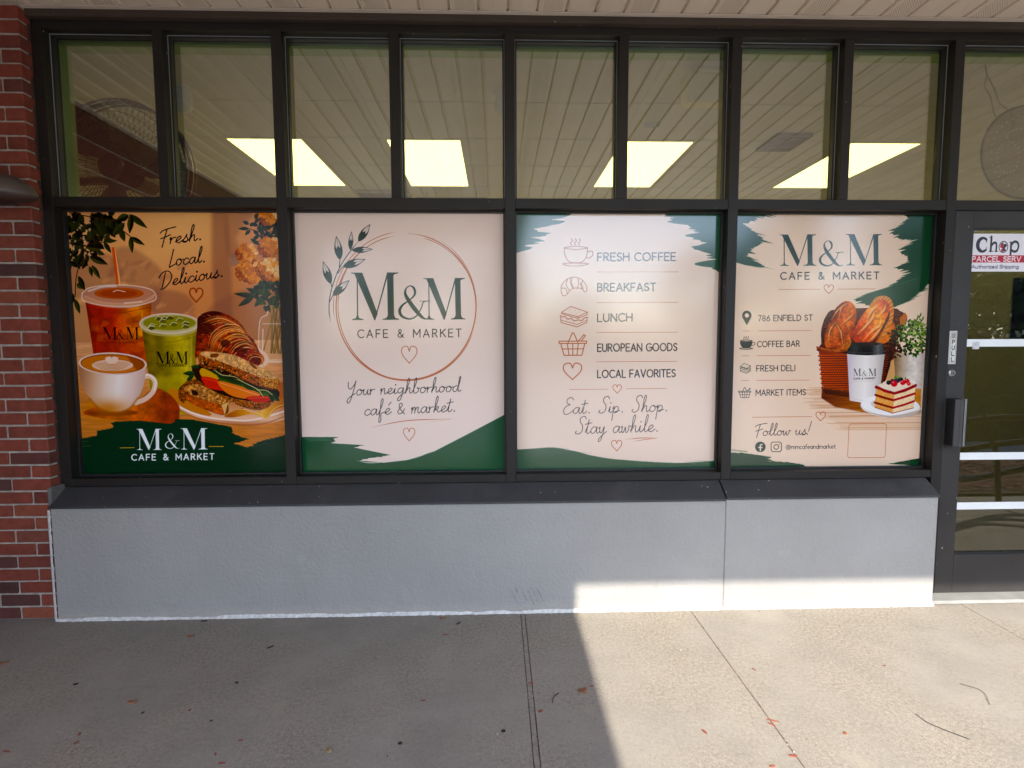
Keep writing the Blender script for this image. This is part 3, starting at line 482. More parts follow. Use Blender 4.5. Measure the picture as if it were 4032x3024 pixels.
def poster_menu():
    c = Art(SW, SH, [(2031, 838), (2846, 839), (2823, 1851), (2032, 1849)], 'f1d9c8'); c.at(1980, 800, .6632); rs = random.Random(2)
    G = GREEN
    def jag(pts, seed, amp, flip=1):
        r = random.Random(seed); out = []
        for (a, b) in zip(pts[:-1], pts[1:]):
            k = max(2, int(abs(b[1]-a[1])/7))
            for j in range(k): out.append((a[0]+(b[0]-a[0])*j/k+flip*(amp*r.random()**2*(1 if j % 2 else -.35)), a[1]+(b[1]-a[1])*j/k))
        return out+[pts[-1]]
    L = jag([(440, 45), (380, 75), (300, 95), (370, 112), (180, 150), (270, 182), (165, 200), (240, 215), (130, 250), (170, 268), (85, 290)], 4, 60)
    c.poly(L+[(60, 290), (60, 40)], G)
    R = jag([(930, 50), (1030, 80), (980, 105), (1100, 125), (1180, 168), (1090, 185), (1215, 232), (1130, 262), (1250, 300), (1270, 330), (1180, 345), (1150, 362), (1240, 380), (1305, 410)], 9, 60, -1)
    c.poly(R+[(1330, 410), (1330, 40)], G)
    top = [(60, 1462), (200, 1455), (300, 1452), (430, 1475), (520, 1500), (640, 1522), (800, 1538), (1000, 1552), (1150, 1550), (1310, 1540)]
    c.poly([(x, y) for x, y in smooth(top, 4)]+[(1330, 1620), (60, 1620)], G)
    for k in range(14): x = 260+k*70; y = np.interp(x, *zip(*top)); c.line([(x-40, y-4+rs.uniform(-3, 4)), (x+60, y+6+rs.uniform(-6, 3))], 2.5, rs.choice([G, 'efe0d2', 'efe0d2']), taper=.5)
    for k in range(5): c.line([(1060+k*30, 1546-k*2), (1240+k*14, 1540+k*3)], 2, G if k % 2 else 'efe0d2', taper=.5)
    I = 'b8684c'; cup_icon(c, 355, 200, 185, 170, 5.5, 'b46a5a')
    # croissant icon
    for p in ([(345, 520), (350, 480), (385, 445), (430, 436), (475, 455), (497, 490), (498, 515), (485, 524), (470, 505), (430, 500), (400, 512), (378, 540), (355, 545), (345, 520)], [(385, 447), (375, 480), (395, 515)], [(412, 438), (408, 470), (422, 505)], [(445, 440), (450, 475), (440, 505)], [(475, 455), (468, 480), (478, 512)], [(350, 500), (375, 505), (382, 535)], [(400, 445), (402, 470), (412, 500)], [(460, 470), (470, 500)]):
        c.line(p, 5, 'b06858', sm=5)
    sandwich_icon(c, 335, 610, 168, 122, 5, I); basket_icon(c, 333, 765, 164, 136, 6, 'b8602e'); c.heart(413, 950, 110, 96, 6.5, 'b8602e')
    for t, x1, y, cap, wt in (('FRESH COFFEE', 1032, 339, 46, 7), ('BREAKFAST', 912, 520, 46, 7), ('LUNCH', 771, 701, 46, 7), ('EUROPEAN GOODS', 1043, 879, 44, 7), ('LOCAL FAVORITES', 1033, 1036, 44, 7)):
        c.sans(t, 564, x1, y, y-2, cap, wt, '202028')
    for y, x0, x1 in ((405, 562, 1050), (587, 560, 1050), (766, 558, 1046), (941, 556, 1042), (1105, 394, 628), (1104, 736, 980)): c.line([(x0, y), (x1, y)], 2.6, COPPER)
    c.heart(682, 1080, 52, 50, 4, COPPER); c.heart(679, 1414, 62, 62, 4.5, COPPER)
    c.script('Eat. Sip. Shop.', 358, 1000, 1252, 1240, 38, 4.4, '2a2026'); c.script('Stay awhile.', 430, 945, 1372, 1362, 40, 4.4, '2a2026')
    c.line([(733, 1408), (830, 1400), (925, 1402)], 4.5, COPPER, sm=4, taper=.3); c.line([(925, 1403), (850, 1410), (775, 1421)], 3.5, COPPER, sm=4, taper=.3)
    return c.im

def poster_market():
    c = Art(SW, SH, [(2907, 836), (3692, 843), (3642, 1845), (2876, 1848)], 'f1d6c0'); c.at(2840, 780, .675); rs = random.Random(7); G = '0e4727'
    def jag(pts, seed, amp, tilt=.25, flip=1):
        r = random.Random(seed); out = []
        for (a, b) in zip(pts[:-1], pts[1:]):
            k = max(2, int(math.hypot(b[0]-a[0], b[1]-a[1])/8))
            for j in range(k): q = amp*r.random()**2*(1 if j % 2 else -.35); out.append((a[0]+(b[0]-a[0])*j/k+flip*q, a[1]+(b[1]-a[1])*j/k+tilt*q))
        return out+[pts[-1]]
    c.poly(jag([(330, 80), (240, 110), (170, 145), (205, 170), (290, 240), (230, 280), (200, 300), (180, 330), (300, 398), (180, 385), (85, 358)], 5, 60)+[(60, 350), (60, 70)], G)
    c.poly(jag([(1080, 88), (1120, 110), (1060, 160), (1010, 185), (1040, 225), (1140, 250), (1060, 300), (1130, 360), (1050, 400), (1090, 450), (1060, 480), (990, 520), (860, 560), (800, 590), (830, 610), (900, 625), (1040, 636), (1120, 600), (1180, 560), (1250, 490)], 6, 55, -.25)+[(1290, 480), (1290, 80)], G)
    c.line([(1020, 512), (1170, 468)], 3, 'e6d8cc', taper=.4)
    bl = [(40, 1490), (150, 1494), (270, 1512), (320, 1520), (300, 1545), (420, 1552), (500, 1565)]
    c.poly(jag(bl, 11, 36)+[(560, 1600), (40, 1600)], G); c.poly(jag([(1210, 1530), (1130, 1545), (1040, 1562), (1000, 1566)], 12, 30, 0, -1)+[(1210, 1580)], G)
    for k in range(5): c.line([(70, 1482-k*3), (180, 1490-k)], 2, G, taper=.4)
    c.logo((370, 585, 205, 388), (603, 738, 243, 390), (755, 968, 205, 388), '16382c')
    c.sans('CAFE & MARKET', 377, 948, 468, 468, 40, 6.5, '24242c', fix=.42)
    c.line([(365, 527), (607, 527)], 2.6, COPPER); c.line([(707, 527), (930, 527)], 2.6, COPPER); c.heart(657, 503, 55, 50, 4, COPPER)
    # pin
    P = '24302c'; c.ell(180, 680, 27, 29, P); c.poly([(154, 690), (206, 690), (180, 737)], P); c.ell(180, 680, 12, 13, 'f1d6c0')
    cup_icon(c, 137, 800, 92, 80, 3.4, P, True); sandwich_icon(c, 137, 962, 64, 60, 2.6, P); basket_icon(c, 130, 1104, 72, 62, 3, P)
    for t, x0, x1, y in (('786 ENFIELD ST', 247, 562, 713), ('COFFEE BAR', 241, 486, 866), ('FRESH DELI', 236, 460, 1010), ('MARKET ITEMS', 232, 522, 1154)): c.sans(t, x0, x1, y, y-2, 33, 4.6, '26262c')
    for y, a, b, d, e in ((771, 154, 197, 245, 555), (918, 150, 192, 238, 551), (1064, 146, 188, 236, 544)): c.line([(a, y), (b, y)], 2.2, COPPER); c.line([(d, y), (e, y)], 2.2, COPPER)
    c.line([(210, 1283), (558, 1281)], 2.4, COPPER); c.line([(660, 1280), (960, 1278)], 2.4, COPPER); c.heart(610, 1255, 55, 52, 4, COPPER)
    c.script('Follow us!', 222, 552, 1394, 1388, 28, 4, '4a4444')
    c.ell(257, 1460, 31, 31, '1e3a30'); c.line([(268, 1446), (260, 1446), (257, 1454), (257, 1482)], 8, 'f1d6c0'); c.line([(246, 1464), (268, 1464)], 6, 'f1d6c0')
    c.line([(328, 1432), (372, 1432), (380, 1440), (380, 1480), (372, 1489), (328, 1489), (320, 1480), (320, 1440)], 4.5, '2c3430', close=True); c.line(arc(350, 1461, 14, 14, 0, 360, 20), 4.5, '2c3430'); c.ell(368, 1444, 3, 3, '2c3430')
    c.sans('@mmcafeandmarket', 407, 697, 1474, 1472, 26, 3, '3a3a3c', fix=.16)
    c.line([(785, 1327), (985, 1326), (996, 1336), (988, 1518), (978, 1528), (776, 1528), (768, 1518), (776, 1336)], 2.6, COPPER, close=True)
    # photograph of basket, cup, cake and plant
    c.at(3200, 1100, .3616)
    for k in range(150):
        y = rs.uniform(1180, 1660); x = -60+rs.uniform(0, 160)+max(0, y-1350)*1.1; c.line([(x, y), (1240, y+rs.uniform(-6, 6))], rs.uniform(3, 10), rs.choice(['a8602c', 'c07a40', '8c4820', 'b4703a']), a=.45, taper=.25)
    c.poly([(160, 1190), (1240, 1190), (1232, 1480), (700, 1480), (300, 1400), (150, 1300)], grad=((200, 1200), (1200, 1500), ['6a2c18', 'a05c30', 'b87438', 'c88a4c']), noise=(150, .2, 10), soft=12)
    c.poly([(860, 880), (1250, 880), (1240, 1250), (860, 1250)], 'c89058', a=.7, soft=8)
    # basket back and bread
    c.poly([(150, 700), (150, 540), (210, 380), (330, 320), (900, 310), (1000, 340), (1080, 400), (1060, 520), (960, 700), (900, 900), (150, 800)], '542014', sm=3, noise=(14, .5))
    for i in range(260): x, y = rs.uniform(230, 1000), rs.uniform(345, 760); c.line([(x, y), (x+22, y+rs.uniform(-8, 8))], 6, rs.choice(['8a4428', '3a120c', 'a45c38']), a=.7)
    def loaf(pts, st, seedn, nl):
        c.poly(pts, 'b85a28', sm=4, grad=st, noise=(30, .3)); x0 = min(p[0] for p in pts); x1 = max(p[0] for p in pts); y0 = min(p[1] for p in pts); y1 = max(p[1] for p in pts)
    loaf([(250, 450), (300, 320), (400, 235), (480, 250), (530, 330), (520, 480), (440, 640), (300, 560)], ((260, 400), (520, 500), ['6a200e', 'c85a24', 'e8803c', 'a03c18']), 1, 1)
    loaf([(200, 740), (185, 620), (230, 490), (320, 440), (420, 500), (470, 650), (470, 740), (380, 770), (260, 750)], ((200, 500), (470, 720), ['8c3414', 'd06428', 'a84018', 'e08c48']), 1, 1)
    for p in ([(260, 440), (330, 330), (420, 260)], [(340, 430), (370, 300), (450, 250)], [(300, 470), (360, 560), (380, 700)], [(300, 460), (240, 560), (230, 680)], [(360, 500), (450, 420), (500, 380)]): c.line(p, 16, 'eab080', sm=4, taper=.4, a=.9); c.line([(x+14, y+6) for x, y in p], 7, '6a2410', sm=4, taper=.4)
    for i in range(240): x, y = rs.uniform(215, 450), rs.uniform(480, 730); c.ell(x, y, rs.uniform(2, 6), rs.uniform(2, 5), rs.choice(['f0c090', '7a3014', 'e09858']), a=.6)
    loaf([(470, 620), (520, 520), (620, 350), (740, 250), (830, 220), (900, 280), (860, 420), (740, 640), (640, 690), (540, 690)], ((500, 600), (880, 300), ['b83810', 'e8601e', 'ffa454', 'd04c14']), 1, 1)
    loaf([(740, 690), (820, 560), (880, 450), (940, 480), (950, 560), (860, 690)], ((760, 650), (950, 500), ['c05a24', 'e08a48', 'c4642c']), 1, 1)
    for p in ([(540, 600), (620, 520), (700, 420), (720, 350)], [(600, 670), (700, 560), (780, 500), (800, 430)], [(640, 450), (700, 330), (780, 270)], [(760, 400), (830, 330), (850, 270)], [(660, 680), (740, 600), (800, 520)], [(820, 600), (880, 540)]): c.line(p, 26, 'f6c48c', sm=5, taper=.4, a=.85); c.line([(x+20, y+14) for x, y in p], 10, 'a03814', sm=5, taper=.4, a=.8)
    c.line([(690, 290), (760, 210), (850, 200), (905, 260), (915, 380), (880, 520), (780, 690)], 44, 'd88846', sm=6)
    for k in range(30): t = k/30; P_ = smooth([(690, 290), (760, 210), (850, 200), (905, 260), (915, 380), (880, 520), (780, 690)], 6); q = P_[int(t*(len(P_)-1))]; c.line([(q[0]-16, q[1]+14), (q[0]+16, q[1]-14)], 6, 'a04a1c' if k % 2 else 'f4c284')
    c.poly([(1000, 420), (1060, 360), (1085, 400), (1060, 520), (1010, 540)], 'c07040', soft=3)
    # basket front
    c.poly([(120, 770), (480, 820), (920, 800), (900, 950), (850, 1120), (470, 1235), (260, 1220), (155, 1160), (140, 900)], '7a3820', grad=((130, 1000), (900, 1000), ['8c2e14', 'a03c1c', '6a1c0c', '30100a']))
    for r in range(16):
        y = 830+r*25
        for k in range(28):
            x = 128+r*2.5+k*27+(13 if r % 2 else 0)
            if x > 900-r*6: break
            f = max(0, 1-(x-130)/900); c.ell(x, y+math.sin(k*.3)*4, 15, 8, (.32+.46*f, .08+.20*f, .04+.09*f)); c.ell(x, y-3, 9, 3, (.62+.36*f, .30+.26*f, .18+.16*f), a=.8); c.line([(x-14, y+11), (x+14, y+11)], 5, '1c0604', a=.95)
    for k in range(26):
        x = 112+k*16; y = 745+math.sin(k/26*3.1)*34; c.ell(x, y, 20, 13, rs.choice(['a45430', 'b8643a', '8a3e22']), rot=35); c.ell(x, y-4, 12, 4, 'd88c5c', rot=35, a=.8)
    for k in range(22): x = 165+k*14; y = 1185+math.sin(k/22*1.7)*42; c.ell(x, y, 17, 11, rs.choice(['8a4026', '7a341e', 'a05434']), rot=30)
    c.poly([(150, 1190), (470, 1240), (470, 1300), (200, 1260)], '3a140c', a=.6, soft=12)
    # plant pot
    c.poly([(935, 800), (1285, 810), (1250, 1205), (1080, 1195), (960, 1120)], 'c4b09c', grad=((940, 1000), (1260, 1000), ['8a6a4c', 'b4a088', 'd8ccc0', 'e8ddd4', 'c8bab0']), noise=(40, .08))
    for i in range(330):
        a = rs.uniform(0, 6.28); q = math.sqrt(rs.random()); x, y = 1130+200*q*math.cos(a), 650+190*q*math.sin(a)
        if x > 1275: continue
        b = rs.uniform(0, 6.28); lit = (x-1000)/250+(700-y)/400; c.leaf(x, y, x+38*math.cos(b), y+38*math.sin(b), 24, rs.choice(['121e0e', '1c3014']) if rs.random() > lit*.6+.2 else rs.choice(['4e7030', '6c8c3c', '385a24', '96ac5c']), 'b0c470' if rs.random() < lit*.4 else None)
    for (x, y) in ((1225, 380), (1190, 420), (1250, 420), (1205, 470), (1135, 465)): c.leaf(x, y+30, x+10, y-20, 20, '64803c'); c.leaf(x, y+40, x-34, y+10, 18, '4a6a2c')
    c.line([(1200, 520), (1225, 380)], 5, '5a6a34')
    for i in range(60): x, y = rs.uniform(860, 1000), rs.uniform(560, 860); a = rs.uniform(0, 6.28); c.leaf(x, y, x+34*math.cos(a), y+34*math.sin(a), 20, rs.choice(['3a140e', '1c1a0e', '5c2418']))
    # take-away cup
    c.poly([(430, 800), (845, 800), (770, 1370), (640, 1365), (460, 1330)], 'e6dcd6', grad=((440, 1000), (820, 1000), ['d4c4d0', 'e8e0dc', 'f4eeea', 'e4dcd8', 'bcb4b0']))
    c.line([(460, 1300), (600, 1330), (780, 1310)], 3, 'c8bcb8', sm=4)
    c.poly([(425, 790), (470, 715), (500, 690), (790, 690), (835, 740), (850, 790), (840, 820), (640, 832), (440, 815)], '141414', sm=2, grad=((430, 760), (850, 760), ['0c0c0c', '3c3c3e', '101010', '161616', '6a6a6c', '202020']))
    c.ell(640, 705, 150, 20, '26221f'); c.line([(430, 792), (640, 806), (848, 788)], 7, '4a4a4c', sm=4); c.ell(690, 704, 60, 10, '5a3026', a=.6)
    c.serifM(498, 585, 978, 1060, '5a5656'); c.serifM(665, 752, 978, 1060, '5a5656'); c.amp(592, 655, 1000, 1062, '5a5656'); c.sans('CAFE & MARKET', 500, 742, 1098, 1094, 18, 5, '6a6462'); c.line([(505, 1115), (735, 1118)], 2, 'b08c7c')
    # plate and cake
    c.ell(905, 1400, 328, 125, 'e6e2e0', rot=4); c.ell(905, 1385, 318, 112, 'f4f0ee', rot=4); c.ell(915, 1380, 225, 72, 'd8cfca', rot=4); c.poly([(600, 1440), (900, 1530), (1220, 1490), (1230, 1440), (900, 1505)], 'b8a498', sm=3, a=.7)
    c.poly([(755, 1165), (950, 1235), (930, 1478), (732, 1410)], 'e8aa6c', noise=(12, .12)); c.poly([(950, 1235), (1180, 1150), (1160, 1420), (930, 1478)], 'f6dcb4', noise=(12, .08))
    for (a, b, w) in ((1185, 1232, 34), (1270, 1330, 26), (1355, 1415, 24)):
        c.line([(752-(a-1165)*.1, a), (850, (a+b)/2+6), (948-(b-1235)*.08, b)], w, '8c3428', sm=4); c.line([(948-(b-1235)*.08, b), (1060, (a+b)/2-6), (1178-(a-1150)*.08, a-12)], w, 'b83c44', sm=4)
    c.line([(735, 1408), (930, 1474), (1160, 1416)], 8, 'a04838')
    c.poly([(755, 1165), (960, 1120), (1180, 1150), (950, 1240)], 'f0dcc8', sm=2); c.poly([(755, 1165), (950, 1240), (1180, 1150), (1170, 1190), (950, 1270), (760, 1200)], 'a43038', sm=2, noise=(10, .3))
    for (x, y, r, col) in ((885, 1135, 26, '1c2430'), (925, 1115, 22, '222838'), (975, 1110, 34, '28283c'), (1020, 1100, 24, '1e1e2a'), (945, 1145, 38, 'cc3038'), (1040, 1135, 30, 'd8444a'), (1085, 1120, 28, 'c83440'), (1105, 1150, 22, 'e05a58')): c.ell(x, y, r, r*.95, col); c.ell(x-r*.3, y-r*.35, r*.25, r*.2, 'f4c0b8' if r > 20 and col[0] in 'cde' else '5a6478', a=.7)
    c.leaf(950, 1100, 965, 1045, 22, '5e8a34'); c.leaf(970, 1095, 1010, 1060, 18, '7aa444'); c.leaf(1060, 1100, 1075, 1070, 16, '5e8a34')
    return c.im

def door_decal():
    c = Art(1000, 460, [(0, 0), (1000, 0), (1000, 460), (0, 460)], 'f2eef4')
    N = '2c2a3c'; M0 = c.M.copy(); c.M[:, 0] *= 1.17
    c.line(arc(160, 135, 85, 82, 48, 312, 26), 30, N); c.line(arc(172, 135, 70, 80, 110, 250, 18), 34, N); c.line([(222, 60), (222, 105)], 12, N); c.line([(222, 165), (222, 185)], 9, N)
    c.line([(290, 40), (290, 210)], 34, N); c.line([(262, 44), (290, 44)], 10, N); c.line([(262, 213), (330, 213)], 9, N); c.line([(300, 140), (330, 112), (360, 112), (372, 140), (372, 210)], 30, N, sm=4); c.line([(350, 213), (402, 213)], 9, N)
    c.ell(478, 160, 72, 72, N); c.ell(478, 160, 60, 60, 'f4f0f6'); c.poly([(430, 130), (470, 105), (480, 130), (515, 120), (530, 150), (500, 175), (520, 200), (480, 215), (470, 180), (440, 170)], N, sm=2); c.ell(455, 150, 30, 20, 'c8203c', rot=-20); c.poly([(440, 190), (470, 180), (480, 225), (455, 220)], 'c8203c')
    c.line([(592, 110), (592, 270)], 34, N); c.line([(566, 104), (592, 104)], 9, N); c.line([(562, 274), (630, 274)], 9, N); c.line([(600, 130), (640, 96), (690, 110), (704, 160), (684, 206), (640, 216), (604, 200)], 30, N, sm=5)
    c.M = M0
    c.poly([(8, 262), (1000, 262), (1000, 350), (8, 350)], 'c01838')
    c.sans('PARCEL SERV', 28, 880, 336, 336, 58, 13, 'fbf4f6', serif=15)
    c.sans('Authorized Shipping', 20, 850, 420, 420, 40, 9, '3c3c66', fix=.17)
    return c.im
# ---------------------------------------------------------------- materials
def srgb(c): c = hexc(c) if isinstance(c, str) else np.array(c); return tuple(np.where(c <= .04045, c/12.92, ((c+.055)/1.055)**2.4))+(1,)
class Mt:
    def __init__(s, name):
        s.m = bpy.data.materials.new(name); s.m.use_nodes = True; s.n = s.m.node_tree.nodes; s.l = s.m.node_tree.links; s.b = s.n['Principled BSDF']; s.out = s.n['Material Output']
    def N(s, t, **k):
        n = s.n.new('ShaderNode'+t)
        for a, v in k.items():
            if a.startswith('i_'): n.inputs[a[2:].replace('_', ' ')].default_value = v
            else: setattr(n, a, v)
        return n
    def L(s, a, b): s.l.new(a, b)
    def coord(s, kind='Object', scale=(1, 1, 1), loc=(0, 0, 0)):
        t = s.N('TexCoord'); m = s.N('Mapping'); m.inputs['Scale'].default_value = scale; m.inputs['Location'].default_value = loc; s.L(t.outputs[kind], m.inputs[0]); return m.outputs[0]
    def noise(s, v, scale, detail=4, rough=.6): n = s.N('TexNoise'); n.inputs['Scale'].default_value = scale; n.inputs['Detail'].default_value = detail; n.inputs['Roughness'].default_value = rough; s.L(v, n.inputs['Vector']); return n.outputs['Fac']
    def ramp(s, f, stops):
        r = s.N('ValToRGB'); e = r.color_ramp.elements
        while len(e) < len(stops): e.new(.5)
        for k, (p, c) in zip(e, stops): k.position = p; k.color = c if len(c) == 4 else tuple(c)+(1,)
        s.L(f, r.inputs[0]); return r.outputs[0]
    def mix(s, f, a, b, mode='MIX'):
        m = s.N('Mix', data_type='RGBA', blend_type=mode)
        for v, i in ((f, 0), (a, 6), (b, 7)):
            if isinstance(v, (int, float)): m.inputs[i].default_value = v
            elif isinstance(v, tuple): m.inputs[i].default_value = v if len(v) == 4 else v+(1,)
            else: s.L(v, m.inputs[i])
        return m.outputs[2]
    def math(s, op, a, b=None):
        m = s.N('Math', operation=op)
        for v, i in ((a, 0), (b, 1)):
            if v is None: continue
            if isinstance(v, (int, float)): m.inputs[i].default_value = v
            else: s.L(v, m.inputs[i])
        return m.outputs[0]
    def bump(s, h, d, st=1., prev=None):
        b = s.N('Bump'); b.inputs['Distance'].default_value = d; b.inputs['Strength'].default_value = st; s.L(h, b.inputs['Height'])
        if prev is not None: s.L(prev, b.inputs['Normal'])
        s.L(b.outputs[0], s.b.inputs['Normal']); return b.outputs[0]
    def set(s, color=None, rough=None, **k):
        if color is not None: (s.L(color, s.b.inputs['Base Color']) if not isinstance(color, tuple) else setattr(s.b.inputs['Base Color'], 'default_value', color if len(color) == 4 else color+(1,)))
        if rough is not None: (s.L(rough, s.b.inputs['Roughness']) if not isinstance(rough, (int, float)) else setattr(s.b.inputs['Roughness'], 'default_value', rough))
        for a, v in k.items(): s.b.inputs[a.replace('_', ' ')].default_value = v
        return s.m
def plain(name, col, rough=.6, var=.12, sc=8, bump=0, bsc=200, metal=0, coord='Object'):
    m = Mt(name); v = m.coord(coord); n = m.noise(v, sc, 5); c = tuple(col)
    d = tuple(x*(1-var) for x in c); u = tuple(min(1, x*(1+var)) for x in c)
    m.set(m.ramp(n, [(.3, d), (.7, u)]), rough, Metallic=metal)
    if bump: m.bump(m.noise(v, bsc, 3), bump)
    return m.m

# concrete: broad stains, scuffed patches of exposed aggregate, fine grain, drag streaks
def concrete(name, base=(.262, .240, .208)):
    m = Mt(name); v = m.coord('Object'); T = lambda k: tuple(x*k for x in base)
    big = m.noise(v, 1.1, 6, .62); mid = m.noise(m.coord('Object', (1, 1, 1), (3, 7, 0)), 4.5, 6, .68); f2 = m.noise(v, 70, 4, .7); fine = m.noise(v, 210, 3, .7); agg = m.noise(v, 1.7, 4, .6)
    c = m.ramp(big, [(.30, T(.80)), (.5, T(1.0)), (.70, T(1.16))]); c = m.mix(.55, c, m.ramp(mid, [(.30, T(.74)), (.52, T(1.0)), (.72, T(1.24))]))
    am = m.ramp(agg, [(.40, (.25, .25, .25)), (.62, (1, 1, 1))])
    c = m.mix(m.math('MULTIPLY', am, .55), c, m.ramp(f2, [(.34, T(.55)), (.5, T(1.0)), (.68, T(1.45))]))
    c = m.mix(m.math('MULTIPLY', am, .5), c, m.ramp(fine, [(.36, (.14, .12, .105)), (.5, (.5, .46, .4)), (.66, (.8, .75, .66))]), 'SOFT_LIGHT')
    vor = m.N('TexVoronoi'); vor.inputs['Scale'].default_value = 120; m.L(v, vor.inputs['Vector']); dk = m.math('MULTIPLY', m.math('LESS_THAN', vor.outputs['Distance'], .2), m.math('GREATER_THAN', m.noise(v, 45, 2), .56))
    c = m.mix(m.math('MULTIPLY', m.math('MULTIPLY', dk, am), .55), c, (.09, .078, .068, 1))
    st = m.noise(m.coord('Object', (2.2, 14, 1)), 2.6, 6, .72); c = m.mix(m.ramp(st, [(.58, (0, 0, 0)), (.74, (.45, .45, .45))]), c, T(.62)+(1,))
    pa = m.noise(v, 3.1, 3, .5); c = m.mix(m.ramp(pa, [(.66, (0, 0, 0)), (.72, (.35, .35, .35))]), c, (T(1.25)[0], T(1.22)[1], T(1.1)[2], 1)); c = m.mix(m.ramp(pa, [(.24, (.4, .4, .4)), (.32, (0, 0, 0))]), c, T(.7)+(1,))
    m.set(c, .9, Specular_IOR_Level=.2); b1 = m.bump(mid, .004, .3); m.bump(f2, .0022, .5, b1); return m.m
M_conc = concrete('concrete'); M_kerb = concrete('kerb_concrete', (.40, .37, .33)); M_filler = plain('joint_filler', (.24, .21, .18), .9, .3, 40, .001)
M_joint = plain('joint_dark', (.05, .04, .034), .95)
# brick with per-brick colour
def brickmat():
    m = Mt('red_brick'); o = m.N('ObjectInfo'); v = m.coord('Object'); ad = m.N('VectorMath', operation='ADD'); m.L(v, ad.inputs[0]); m.L(o.outputs['Location'], ad.inputs[1]); v = ad.outputs[0]
    c = m.ramp(o.outputs['Random'], [(0, (.07, .032, .028)), (.05, (.10, .038, .032)), (.10, (.15, .038, .027)), (.45, (.23, .055, .032)), (.8, (.19, .044, .027)), (.93, (.28, .08, .042)), (1, (.12, .04, .032))])
    n = m.noise(v, 16, 5, .7); c = m.mix(.45, c, m.ramp(n, [(.3, (.25, .22, .22)), (.72, (.85, .8, .76))]), 'OVERLAY'); f = m.noise(v, 130, 3, .7)
    c = m.mix(m.ramp(f, [(.62, (0, 0, 0)), (.78, (.4, .4, .4))]), c, (.06, .03, .028, 1)); m.set(c, .82, Specular_IOR_Level=.3); b = m.bump(n, .003, .5); m.bump(f, .0015, .8, b); return m.m
M_brick = brickmat(); M_mortar = plain('mortar', (.40, .36, .31), .92, .3, 30, .0015, 160)
def stucco():
    m = Mt('painted_stucco'); v = m.coord('Object'); n = m.noise(v, 55, 4, .55); n2 = m.noise(v, 20, 3); big = m.noise(v, 1.6, 5, .65)
    c = m.ramp(big, [(.3, (.30, .290, .272)), (.7, (.35, .338, .318))])
    sp = m.noise(m.coord('Object', (1, 1, 3)), 26, 5, .75); c = m.mix(m.ramp(sp, [(.70, (0, 0, 0)), (.80, (.6, .6, .6))]), c, (.30, .27, .24, 1))
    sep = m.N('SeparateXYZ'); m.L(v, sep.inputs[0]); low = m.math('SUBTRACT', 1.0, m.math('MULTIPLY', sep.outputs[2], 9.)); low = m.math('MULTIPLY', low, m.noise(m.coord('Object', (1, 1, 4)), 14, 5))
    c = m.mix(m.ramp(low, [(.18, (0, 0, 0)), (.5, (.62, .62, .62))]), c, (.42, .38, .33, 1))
    dr_ = m.noise(m.coord('Object', (9, 9, .9)), 3.0, 5, .7); c = m.mix(m.ramp(dr_, [(.60, (0, 0, 0)), (.76, (.28, .28, .28))]), c, (.22, .21, .195, 1)); pt = m.noise(v, 5.5, 4, .6); c = m.mix(m.ramp(pt, [(.64, (0, 0, 0)), (.7, (.28, .28, .28))]), c, (.40, .39, .37, 1))
    sk = m.noise(m.coord('Object', (1, 1, 2), (5, 0, 1)), 38, 2, .5); c = m.mix(m.ramp(sk, [(.775, (0, 0, 0)), (.79, (.7, .7, .7))]), c, (.12, .09, .07, 1))
    m.set(c, .62, Specular_IOR_Level=.4); b = m.bump(n2, .005, .35); m.bump(n, .006, .75, b); return m.m
M_stucco = stucco(); M_caulk = plain('white_caulk', (.62, .61, .585), .6, .25, 60, .002, 90)
# dark bronze storefront metal
def metal(name, col=(.018, .0155, .0145), rough=.38, spots=True):
    m = Mt(name); v = m.coord('Object'); n = m.noise(v, 3, 5); c = m.ramp(n, [(.3, tuple(x*.8 for x in col)), (.7, tuple(x*1.3 for x in col))])
    if spots: s = m.noise(v, 45, 2, .4); c = m.mix(m.ramp(s, [(.755, (0, 0, 0)), (.78, (1, 1, 1))]), c, (.35, .33, .3, 1)); st = m.noise(m.coord('Object', (1, 1, 12)), 9, 4, .8); c = m.mix(m.ramp(st, [(.68, (0, 0, 0)), (.8, (.22, .22, .22))]), c, (.2, .2, .2, 1))
    m.set(c, m.ramp(n, [(.3, (rough,)*3), (.7, (rough+.14,)*3)]), Specular_IOR_Level=.35); return m.m
M_bronze = metal('bronze_metal', (.011, .0082, .0066), .48); M_sill = metal('sill_metal', (.036, .037, .039), .45)
def wear(mat):
    m = Mt.__new__(Mt); m.m = mat; m.n = mat.node_tree.nodes; m.l = mat.node_tree.links; m.b = m.n['Principled BSDF']; src = m.b.inputs['Base Color'].links[0].from_socket
    sc = m.noise(m.coord('Object', (2, 9, 9), (1, 2, 0)), 11, 5, .8); c = m.mix(m.ramp(sc, [(.64, (0, 0, 0)), (.70, (.5, .5, .5))]), src, (.20, .19, .18, 1))
    du = m.noise(m.coord('Object', (1, 1, 1), (4, 0, 2)), 2.4, 6, .7); c = m.mix(m.ramp(du, [(.5, (0, 0, 0)), (.75, (.35, .35, .35))]), c, (.13, .12, .11, 1)); m.L(c, m.b.inputs['Base Color'])
wear(M_sill); M_trim = metal('brown_trim', (.055, .038, .029), .42); M_gasket = plain('gasket', (.30, .32, .31), .35, .1); M_black = plain('black_rubber', (.012, .012, .012), .5)
M_door = metal('door_metal', (.028, .025, .0235), .42); M_steel = plain('brushed_steel', (.55, .55, .55), .3, .1, 20, metal=1); M_soffdk = plain('fascia_white', (.62, .6, .56), .5)
